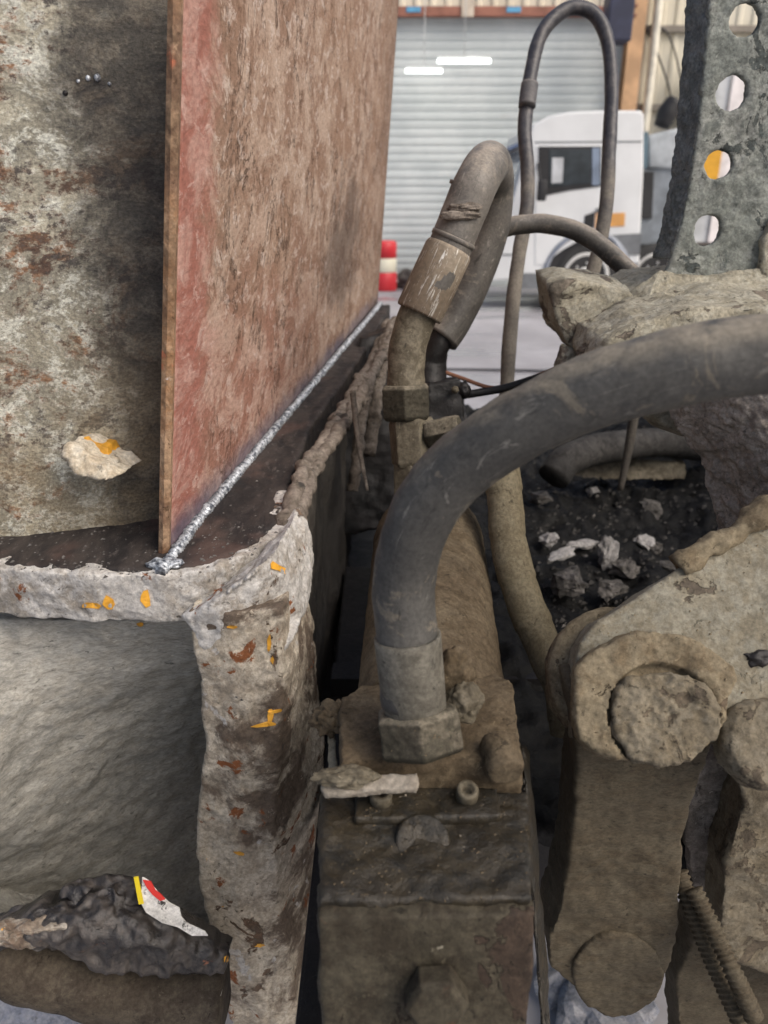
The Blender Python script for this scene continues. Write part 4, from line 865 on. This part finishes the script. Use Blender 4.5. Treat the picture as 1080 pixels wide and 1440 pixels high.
rocks = [(855, 775, 1.22, .026, 'chunk', 'pale torn concrete lump in the sludge'), (912, 715, 1.42, .032, 'chunkdark', 'grey broken stone deeper in the hopper'), (905, 765, 1.25, .028, 'chunk', 'bright white concrete chunk in the hopper sludge'), (820, 765, 1.28, .022, 'chunk', 'rounded pale stone next to the flat sliver'), (790, 780, 1.22, .022, 'chunk', 'flat pale sliver of concrete in the sludge'), (880, 800, 1.2, .03, 'chunkdark', 'greenish brown stone half buried in the sludge'), (770, 760, 1.25, .024, 'chunk', 'small pale splinter of concrete near the wrapped hose'), (835, 690, 1.5, .02, 'chunk', 'small white chip before the steel strip'), (920, 770, 1.3, .02, 'chunkdark', 'dull chip beside the white concrete chunk'), (760, 700, 1.45, .03, 'chunkdark', 'dark wet stone beside the wrapped hose top'), (940, 800, 1.2, .024, 'chunkdark', 'brown stone close to the muddy arm edge'), (800, 820, 1.15, .04, 'chunkdark', 'large dark stone low in the hopper'), (860, 830, 1.1, .03, 'chunkdark', 'dark stone under the white lumps')]
rnd = random.Random(11)
for i, (px, py, d, r, m, lb) in enumerate(rocks):
    p = P(px, py, d)
    k = (1.0, 1.0, 0.8)
    if 'sliver' in lb: k = (2.2, 0.9, 0.5)
    if 'torn' in lb: k = (0.8, 1.0, 1.6)
    # rests on the sludge below this line of sight
    p = PZ(px, py, CAMZ - 0.655 + 0.10 * (((p.x - 0.05) - 0.45) * 2) ** 2 + 0.05 * max(0, (p.y - .62) / 1.75) + r * k[2] * 0.6)
    o = link('concrete_chunk', chunk(p, (r * k[0], r * k[1], r * k[2]), i + 3, 0.3), M[m], None, False); tag(o, lb, 'stone', 'stones in the hopper')

# swing arm
arm = root('swing_arm', P(950, 1010, .66), 'pale mud-covered casting arm with a round boss over the link pin', 'arm')
AN = Vector((-0.10, -0.80, 0.60)).normalized()
AC = P(915, 985, 0.615)
def ap(px, py, up=0.0): return onplane(px, py, AC, AN) + AN * up
am = prism([ap(a, b) for a, b in ((806, 950), (815, 905), (842, 872), (890, 842), (948, 804), (1010, 765), (1085, 716), (1190, 640), (1240, 900), (1190, 1010), (1085, 1008), (1040, 985), (1010, 1040), (900, 1070), (815, 1040))], -AN * 0.06)
link('arm_body', crust(am, 0.0028, 5, ((0.004, 16, 3, 'f'), (0.0007, 80, 4, 'f'), (0.0004, 170, 3, 'f')), 3), M['arm'], arm)
ridge = tube([(ap(955, 797, -0.004), 0.012), (ap(985, 776, 0), 0.010), (ap(1030, 750, -.004), 0.010), (ap(1085, 715, -.004), 0.014), (ap(1190, 640, -.004), 0.014)], 0.004, 20)
link('mud_ridge', displace(ridge, ((0.006, 30, 4, 'f'), (0.003, 90, 3, 'f')), 3), M['armedge'], arm)
bk_c = ap(893, 950, -0.055)
bk = lathe(bk_c - AN * 0.035, bk_c, [(0, 0.066), (0.9, 0.066), (1.0, 0.062), (1.0, 0.0)], 56)
link('rear_bushing', crust(bk, 0.003, 2, ((0.0022, 40, 3, 'f'),), 2), M['armedge'], arm)
bc_ = ap(916, 988, -0.01)
# boss: flat-topped collar, slightly out of round
bo = prism([ap(a, b, -0.01) for a, b in ((803, 965), (806, 940), (830, 918), (862, 900), (900, 891), (945, 896), (985, 912), (1024, 938), (1028, 958), (1012, 985), (1006, 1020), (985, 1050), (950, 1066), (900, 1070), (845, 1058), (812, 1040), (803, 1005))], AN * 0.030)
bo = crust(bo, 0.0022, 4, ((0.004, 18, 3, 'f'), (0.0016, 60, 3, 'r'), (0.0006, 150, 3, 'f')), 5)
pc = ap(924, 1009, 0.012); prad = (ap(924 + 73, 1009, 0.012) - pc).length
for v in bo.vertices:
    q = Vector(v.co) - pc; r_ = (q - AN * q.dot(AN)).length
    if q.dot(AN) > -0.01 and r_ < prad + 0.0015: v.co = Vector(v.co) - AN * 0.009
link('boss', bo, M['armedge'], arm)
pc = ap(924, 1009, 0.012)
rp_ = [pc + (ap(924 + 73 * math.cos(t_) * (1 + 0.13 * noise.noise(Vector((math.cos(t_) * 2.6, math.sin(t_) * 2.6, 0)))), 1009 - 64 * math.sin(t_) * (1 + 0.12 * noise.noise(Vector((math.cos(t_) * 2.6, math.sin(t_) * 2.6, 4)))), 0.012) - pc) for t_ in [2 * math.pi * k / 40 for k in range(40)]]
link('pin', crust(prism(rp_, AN * 0.013), 0.0018, 2, ((0.0045, 24, 4, 'f'), (0.0022, 60, 3, 'r'), (0.0008, 150, 3, 'f')), 4), M['pin'], arm)
for (px, py, r, sd_) in ((1075, 1045, .030, 2),):
    b = lathe(ap(px, py, -0.02), ap(px, py, 0.015), [(0, 0.036), (0.8, 0.036), (1.0, 0.031), (1.0, 0.0)], 40)
    link('side_pin', crust(b, 0.002, 3, ((0.003, 40, 4, 'f'), (0.001, 150, 3, 'f')), 2), M['pin'], arm)
hollow = displace(blob(ap(1066, 925, -0.006), (0.014, 0.010, 0.010), 4, ((0.3, 2, 3, 'f'),), 2), ((0.002, 60, 3, 'f'),)); link('black_lump', hollow, M['black'], arm)  # black lump on the arm face, in place of a hollow

LY = 0.515
lk = root('drop_link', PY(865, 1400, LY), 'brown dusty drop link hanging from the arm boss with a pin at its foot', 'link')
lpz = [(806, 985), (812, 1060), (809, 1120), (801, 1200), (787, 1280), (770, 1325), (774, 1362), (808, 1388), (870, 1398), (930, 1380), (948, 1340), (955, 1250), (962, 1180), (984, 1100), (1004, 1040), (1004, 985)]
link('link_body', crust(prism([PY(a, b, LY) for a, b in lpz], Vector((0.0, 0.055, 0))), 0.0025, 5, ((0.003, 20, 4, 'f'), (0.0012, 90, 4, 'f')), 8), M['link'], lk)
c0 = PY(866, 1362, LY - 0.002)
lpn = prism([PY(866 + 63 * math.cos(t_), 1362 - 58 * math.sin(t_), LY + 0.004) for t_ in [2 * math.pi * k / 36 for k in range(36)]], Vector((0, -0.008, 0)))
link('lower_pin', crust(lpn, 0.002, 3, ((0.0022, 40, 4, 'f'), (0.0008, 150, 3, 'f')), 2), M['link'], lk)
lk2 = root('second_link', PY(1060, 1400, .56), 'pale muddy second link beside the corrugated hoses', 'link')
l2 = [(1030, 1060), (1200, 1040), (1200, 1420), (1080, 1372), (1030, 1348), (1012, 1310), (1018, 1220), (1045, 1130)]
link('link_body', crust(prism([PY(a, b, .555) for a, b in l2], Vector((0.004, 0.06, 0))), 0.003, 5, ((0.004, 22, 4, 'f'), (0.0012, 90, 3, 'f')), 3), M['pin'], lk2)
l3 = [(975, 1075), (1040, 1060), (1040, 1180), (1015, 1300), (985, 1290), (962, 1180)]
link('inner_cheek', crust(prism([PY(a, b, .60) for a, b in l3], Vector((0.0, 0.05, 0))), 0.003, 4, ((0.006, 25, 4, 'f'),), 3), M['dark_crust'], lk2)
l4 = [(985, 1300), (1030, 1340), (1200, 1430), (1200, 1620), (1040, 1620), (960, 1560), (950, 1380)]
link('lower_casting', crust(prism([PY(a, b, .60) for a, b in l4], Vector((0.0, 0.05, 0))), 0.003, 5, ((0.004, 22, 4, 'f'),), 9), M['link'], lk2)
for i, (pts, r, lb) in enumerate(([[(955, 1225, .72), (972, 1275, .71), (995, 1335, .70), (1022, 1395, .69), (1052, 1460, .68)], .0080, 'longer ribbed corrugated hose hanging behind the drop link'], [[(975, 1250, .70), (995, 1290, .69), (1016, 1335, .68), (1035, 1375, .67), (1060, 1430, .67)], .0078, 'shorter ribbed corrugated hose touching the pale second link'])):
    me = tube([(P(*p), r) for p in pts], 0.0011, 20, rad=lambda L, th_: 1 + 0.15 * math.sin(2 * math.pi * L / 0.0052))
    o = link('corrugated_hose', displace(me, ((0.0006, 60, 2, 'f'),), i), M['link']); tag(o, lb, 'hose', 'corrugated hoses')

# ================================================================== loose bits
M['strap'] = grime('dirty_pale_strap', (0.24, 0.21, 0.17), (0.17, 0.15, 0.12), (0.30, 0.27, 0.225), bump=1.0)
sh_ = root('mud_covered_strap', P(520, 1100, .56), 'flat metal strap heaped with dried mud lying across the valve body', 'strap')
st_ = prism([P(449, 1102, .545), P(470, 1090, .55), P(585, 1087, .545), P(591, 1098, .54), P(588, 1108, .535), P(456, 1116, .54)], Vector((0, 0, -0.006)))
link('strip', crust(st_, 0.0014, 1, ((0.0012, 60, 3, 'f'),), 2), M['strap'], sh_)
link('mud', displace(blob(P(487, 1093, .545), (0.024, 0.009, 0.007), 5, ((0.3, 1.5, 2, 'f'), (0.1, 4, 3, 'f')), 2), ((0.0008, 150, 3, 'f'),)), M['steel_dirty'], sh_)
o = link('dirt_clump', displace(blob(P(466, 1010, .63), (0.016, 0.014, 0.014), 5, ((0.4, 2, 3, 'f'),), 6), ((0.002, 90, 3, 'f'),)), M['brown']); tag(o, 'brown dirt clump wedged between the rib and the cylinder', 'dirt')
o = link('hanging_scrap', crust(prism([P(459, 1036, .63), P(472, 1034, .63), P(474, 1085, .605), P(462, 1088, .605)], Vector((0, 0.006, 0))), 0.0015, 2, ((0.001, 60, 2, 'f'),)), M['muddyhose']); tag(o, 'narrow pale scrap hanging below the dirt clump', 'scrap')

# burnt debris on the scoop
deb = root('burnt_rag', P(150, 1330, .66), 'crumpled black burnt rag lump with pale ash edge lying in the scoop', 'rag')
M['ash'] = grime('ash_edge', (0.26, 0.22, 0.17), (0.15, 0.105, 0.075), (0.36, 0.33, 0.28), spots=((RUST, 20, 0.6, 0.68), (ORANGE, 26, 0.70, 0.73)), bump=1.2)
M['burntrag'] = grime('burnt_cloth', (0.014, 0.012, 0.012), (0.035, 0.031, 0.028), (0.075, 0.064, 0.055), spots=(((0.28, 0.11, 0.06), 22, 0.64, 0.72),), bump=1.0, rough=0.42, spec=0.6)
def heap(keys, d0, thick, seed, layers):
    """low mound over an outline: keys are (px, top y, bottom y)"""
    def f_(u, v):
        k = [(q / (len(keys) - 1), x) for q, x in enumerate(keys)]; px, ya, yb = lerp_path(k, u)
        return P(px, ya + (yb - ya) * v, d0 + 0.03 * u - thick * math.sin(math.pi * v) * math.sin(math.pi * min(1, max(0, u))) ** 0.6)
    return displace(grid(f_, 120, 60, Vector((0, 0.02, -0.01))), layers, seed)
link('cloth', heap([(-30, 1306, 1330), (30, 1284, 1342), (90, 1256, 1350), (160, 1244, 1358), (210, 1272, 1361), (260, 1304, 1362), (312, 1342, 1364)], .655, .020, 3, ((0.009, 11, 2, 'r'), (0.006, 30, 3, 'r'), (0.0015, 110, 3, 'f'))), M['burntrag'], deb)
link('ash_edge', heap([(-25, 1308, 1328), (20, 1296, 1334), (60, 1290, 1330), (105, 1288, 1324), (130, 1294, 1314), (140, 1300, 1306)], .640, .014, 5, ((0.006, 22, 4, 'f'), (0.003, 70, 3, 'f'))), M['ash'], deb)
def fleck(name, outline, mat, parent, lift=0.0012, th_=0.0012):
    pts = []
    for a, b in outline:
        loc, nor, ob = hit(a, b)
        if loc is None: return None
        pts.append(loc - ray(a, b).normalized() * lift)
    c = sum(pts, Vector()) / len(pts)
    if max((p - c).length for p in pts) > 0.03: return None
    me = prism(pts, (c - CAM).normalized() * th_); return link(name, me, mat, parent, False)
def torn(cx, cy, rx, ry, n, seed, rot=0.0, j=0.35):
    r_ = random.Random(seed); out = []
    for k in range(n):
        t_ = 2 * math.pi * k / n; s = 1 + r_.uniform(-j, j); x = rx * math.cos(t_) * s; y = ry * math.sin(t_) * s
        out.append((cx + x * math.cos(rot) - y * math.sin(rot), cy + x * math.sin(rot) + y * math.cos(rot)))
    return out
bpy.context.view_layer.update()
# torn printed scrap: white paper, yellow edge, red corner
pap = root('torn_label', P(230, 1290, .63), 'torn paper scrap with white, yellow and red print beside the burnt rag', 'paper')
wpap = grime('paper', (0.62, 0.60, 0.54), (0.72, 0.70, 0.65), spots=(((0.06, 0.055, 0.05), 60, 0.60, 0.66),), bump=0.3)
def card(name, pts, mat, d=0.655, dz=0.0): return link(name, prism([P(a, b, d + (b - 1240) * 0.0001 - dz) for a, b in pts], Vector((0, 0.0012, -0.0004))), mat, pap, False)
card('white_area', [(200, 1234), (208, 1238), (222, 1255), (238, 1270), (252, 1277), (255, 1290), (262, 1298), (288, 1310), (292, 1316), (270, 1316), (250, 1304), (228, 1298), (205, 1283), (198, 1270)], wpap)
card('yellow_edge', [(188, 1234), (194, 1233), (202, 1271), (195, 1272)], plain('yellow_print', (0.75, 0.58, 0.02), 0.5, var=0.1), dz=0.001)
card('red_corner', [(201, 1238), (212, 1240), (218, 1252), (226, 1258), (232, 1265), (225, 1267), (214, 1258), (206, 1248)], plain('red_print', (0.65, 0.04, 0.03), 0.5, var=0.1), dz=0.002)
# concrete chip stuck on the wall, orange beside it
link('paint_chip', crust(prism([P(c_, d_, .726) for c_, d_ in ((108, 618), (122, 614), (134, 622), (151, 629), (155, 644), (140, 655), (118, 645))], Vector((0, 0.05, 0))), 0.0015, 1, ((0.002, 50, 3, 'f'),), 1), M['orange'], frame)
o = link('concrete_patch', crust(prism([P(a, b, .706) for a, b in ((84, 636), (93, 623), (110, 628), (124, 645), (148, 656), (166, 671), (150, 676), (105, 668), (97, 652))], Vector((0.01, 0.05, 0))), 0.0018, 3, ((0.003, 40, 3, 'f'), (0.001, 150, 3, 'f')), 2), grime('cream_concrete', (0.55, 0.49, 0.38), (0.62, 0.58, 0.49), (0.45, 0.38, 0.28), bump=1.0), frame)
o['label'] = 'cream lump of concrete stuck on the rusty wall'
# orange paint left on rib and flange
for i, (cx, cy, rx, ry, rot) in enumerate(((152, 848, 8, 10, 0.2), (205, 842, 8, 11, 0.1), (128, 852, 11, 5, 0), (372, 1019, 20, 3.5, -0.1), (380, 1010, 5, 11, 0.1), (387, 1000, 9, 2.5, -0.1), (378, 905, 3, 12, 0.1), (383, 928, 3, 6, 0), (390, 798, 14, 5, 0.4), (268, 884, 8, 2.5, 0), (327, 882, 7, 2.5, 0), (197, 878, 5, 3, 0), (335, 1200, 9, 2.5, 0.2), (318, 1348, 4, 5, 0), (614, 868, 4, 6, 0), (365, 1330, 6, 2.5, 0))):
    fleck('paint_chip', torn(cx, cy, rx, ry, 9, i, rot), M['orange'], frame if i not in (14, 16, 17, 18) else cyl)
# weld spatter beads on the rusty wall
for i, (px, py) in enumerate(((110, 114), (124, 110), (137, 109), (154, 118), (92, 131))):
    loc, nor, ob = hit(px, py)
    if loc: link('spatter_bead', blob(loc, (0.0016 + 0.0007 * (i % 3),) * 3, 2, ((0.1, 2, 2, 'f'),), i), M['weld'] if i < 4 else M['black'], frame)
# rubble on the ground under the machine
M['bluestone'] = grime('wet_blue_grey_stone', (0.16, 0.175, 0.21), (0.26, 0.275, 0.32), (0.36, 0.36, 0.38), bump=1.4, rough=0.45, spec=0.5)
def ground_stone(px, py, r, k, seed, mat, lb):
    p = PZ(px, py, r * k[2] * 0.5); o = link('rubble_stone', chunk(p, (r * k[0], r * k[1], r * k[2]), seed, 0.25), M[mat], None, False); tag(o, lb, 'stone', 'rubble on the ground')
ground_stone(40, 1430, .17, (1.4, 0.8, 0.6), 5, 'bluestone', 'large blue-grey wet slab of rubble below the scoop')
ground_stone(262, 1440, .12, (1.3, 0.7, 0.5), 8, 'bluestone', 'blue-grey rubble stone beside the foot of the rib')
ground_stone(162, 1425, .06, (0.7, 0.7, 1.2), 9, 'chunk', 'upright white torn lump between the blue-grey stones')
ground_stone(190, 1436, .035, (1, 1, 0.8), 12, 'chunk', 'small white crumb beside the upright white lump')
ground_stone(850, 1420, .12, (1.3, 0.9, 0.5), 15, 'bluestone', 'silvery wet stone seen below the drop link foot')
ground_stone(785, 1385, .07, (0.8, 0.9, 0.6), 18, 'bluestone', 'bright silvery stone between valve body and drop link')
ground_stone(880, 1440, .07, (1.0, 0.7, 0.7), 21, 'chunkdark', 'dark stone lying before the silvery wet stone')

# ------------------------------------------------------------------ loose grit lying on the surfaces
def grit(parent, boxpx, n, rmin, rmax, mat, seed, only=None):
    r_ = random.Random(seed); V = []; Fc = []
    for k in range(n):
        px = r_.uniform(boxpx[0], boxpx[2]); py = r_.uniform(boxpx[1], boxpx[3])
        loc, nor, ob = hit(px, py)
        if loc is None or nor.z < 0.25 or (only and not any(ob.name.startswith(q) for q in only)): continue
        r = rmin + (rmax - rmin) * r_.random() ** 3; b = len(V)
        for q in ((1, 0, 0), (-0.6, 0.8, 0), (-0.5, -0.9, 0), (0.1, 0, 0.6), (0.2, 0.1, -0.6)):
            V.append(loc + Vector([x * r * r_.uniform(0.6, 1.2) for x in q]))
        for f_ in ((0, 1, 3), (1, 2, 3), (2, 0, 3), (1, 0, 4), (2, 1, 4), (0, 2, 4)): Fc.append([b + x for x in f_])
    if V:
        me = mesh('grit', V, Fc); cleanup(me); o = link('grit', me, mat, parent, False); o['kind'] = 'stuff'
bpy.context.view_layer.update()
grit(frame, (0, 735, 420, 830), 600, 0.0006, 0.0032, M['chunkdark'], 1, ('flange',))

grit(frame, (240, 430, 540, 800), 500, 0.0006, 0.0025, M['chunkdark'], 2, ('flange',))
grit(cyl, (450, 940, 760, 1280), 700, 0.0004, 0.0016, M['brown'], 3, ('end_block', 'valve', 'screw', 'hex', 'mud'))
grit(cst, (770, 380, 1080, 500), 500, 0.0006, 0.0026, M['ledge'], 4, ('ledge', 'mud'))
grit(arm, (800, 740, 1080, 1080), 400, 0.0005, 0.002, M['armedge'], 5, ('arm', 'mud', 'boss'))
grit(hop, (730, 600, 1010, 900), 1500, 0.001, 0.012, M['sunk'], 6, ('sludge',))
grit(hop, (730, 600, 1010, 900), 260, 0.001, 0.010, M['chunkdark'], 7, ('sludge',))
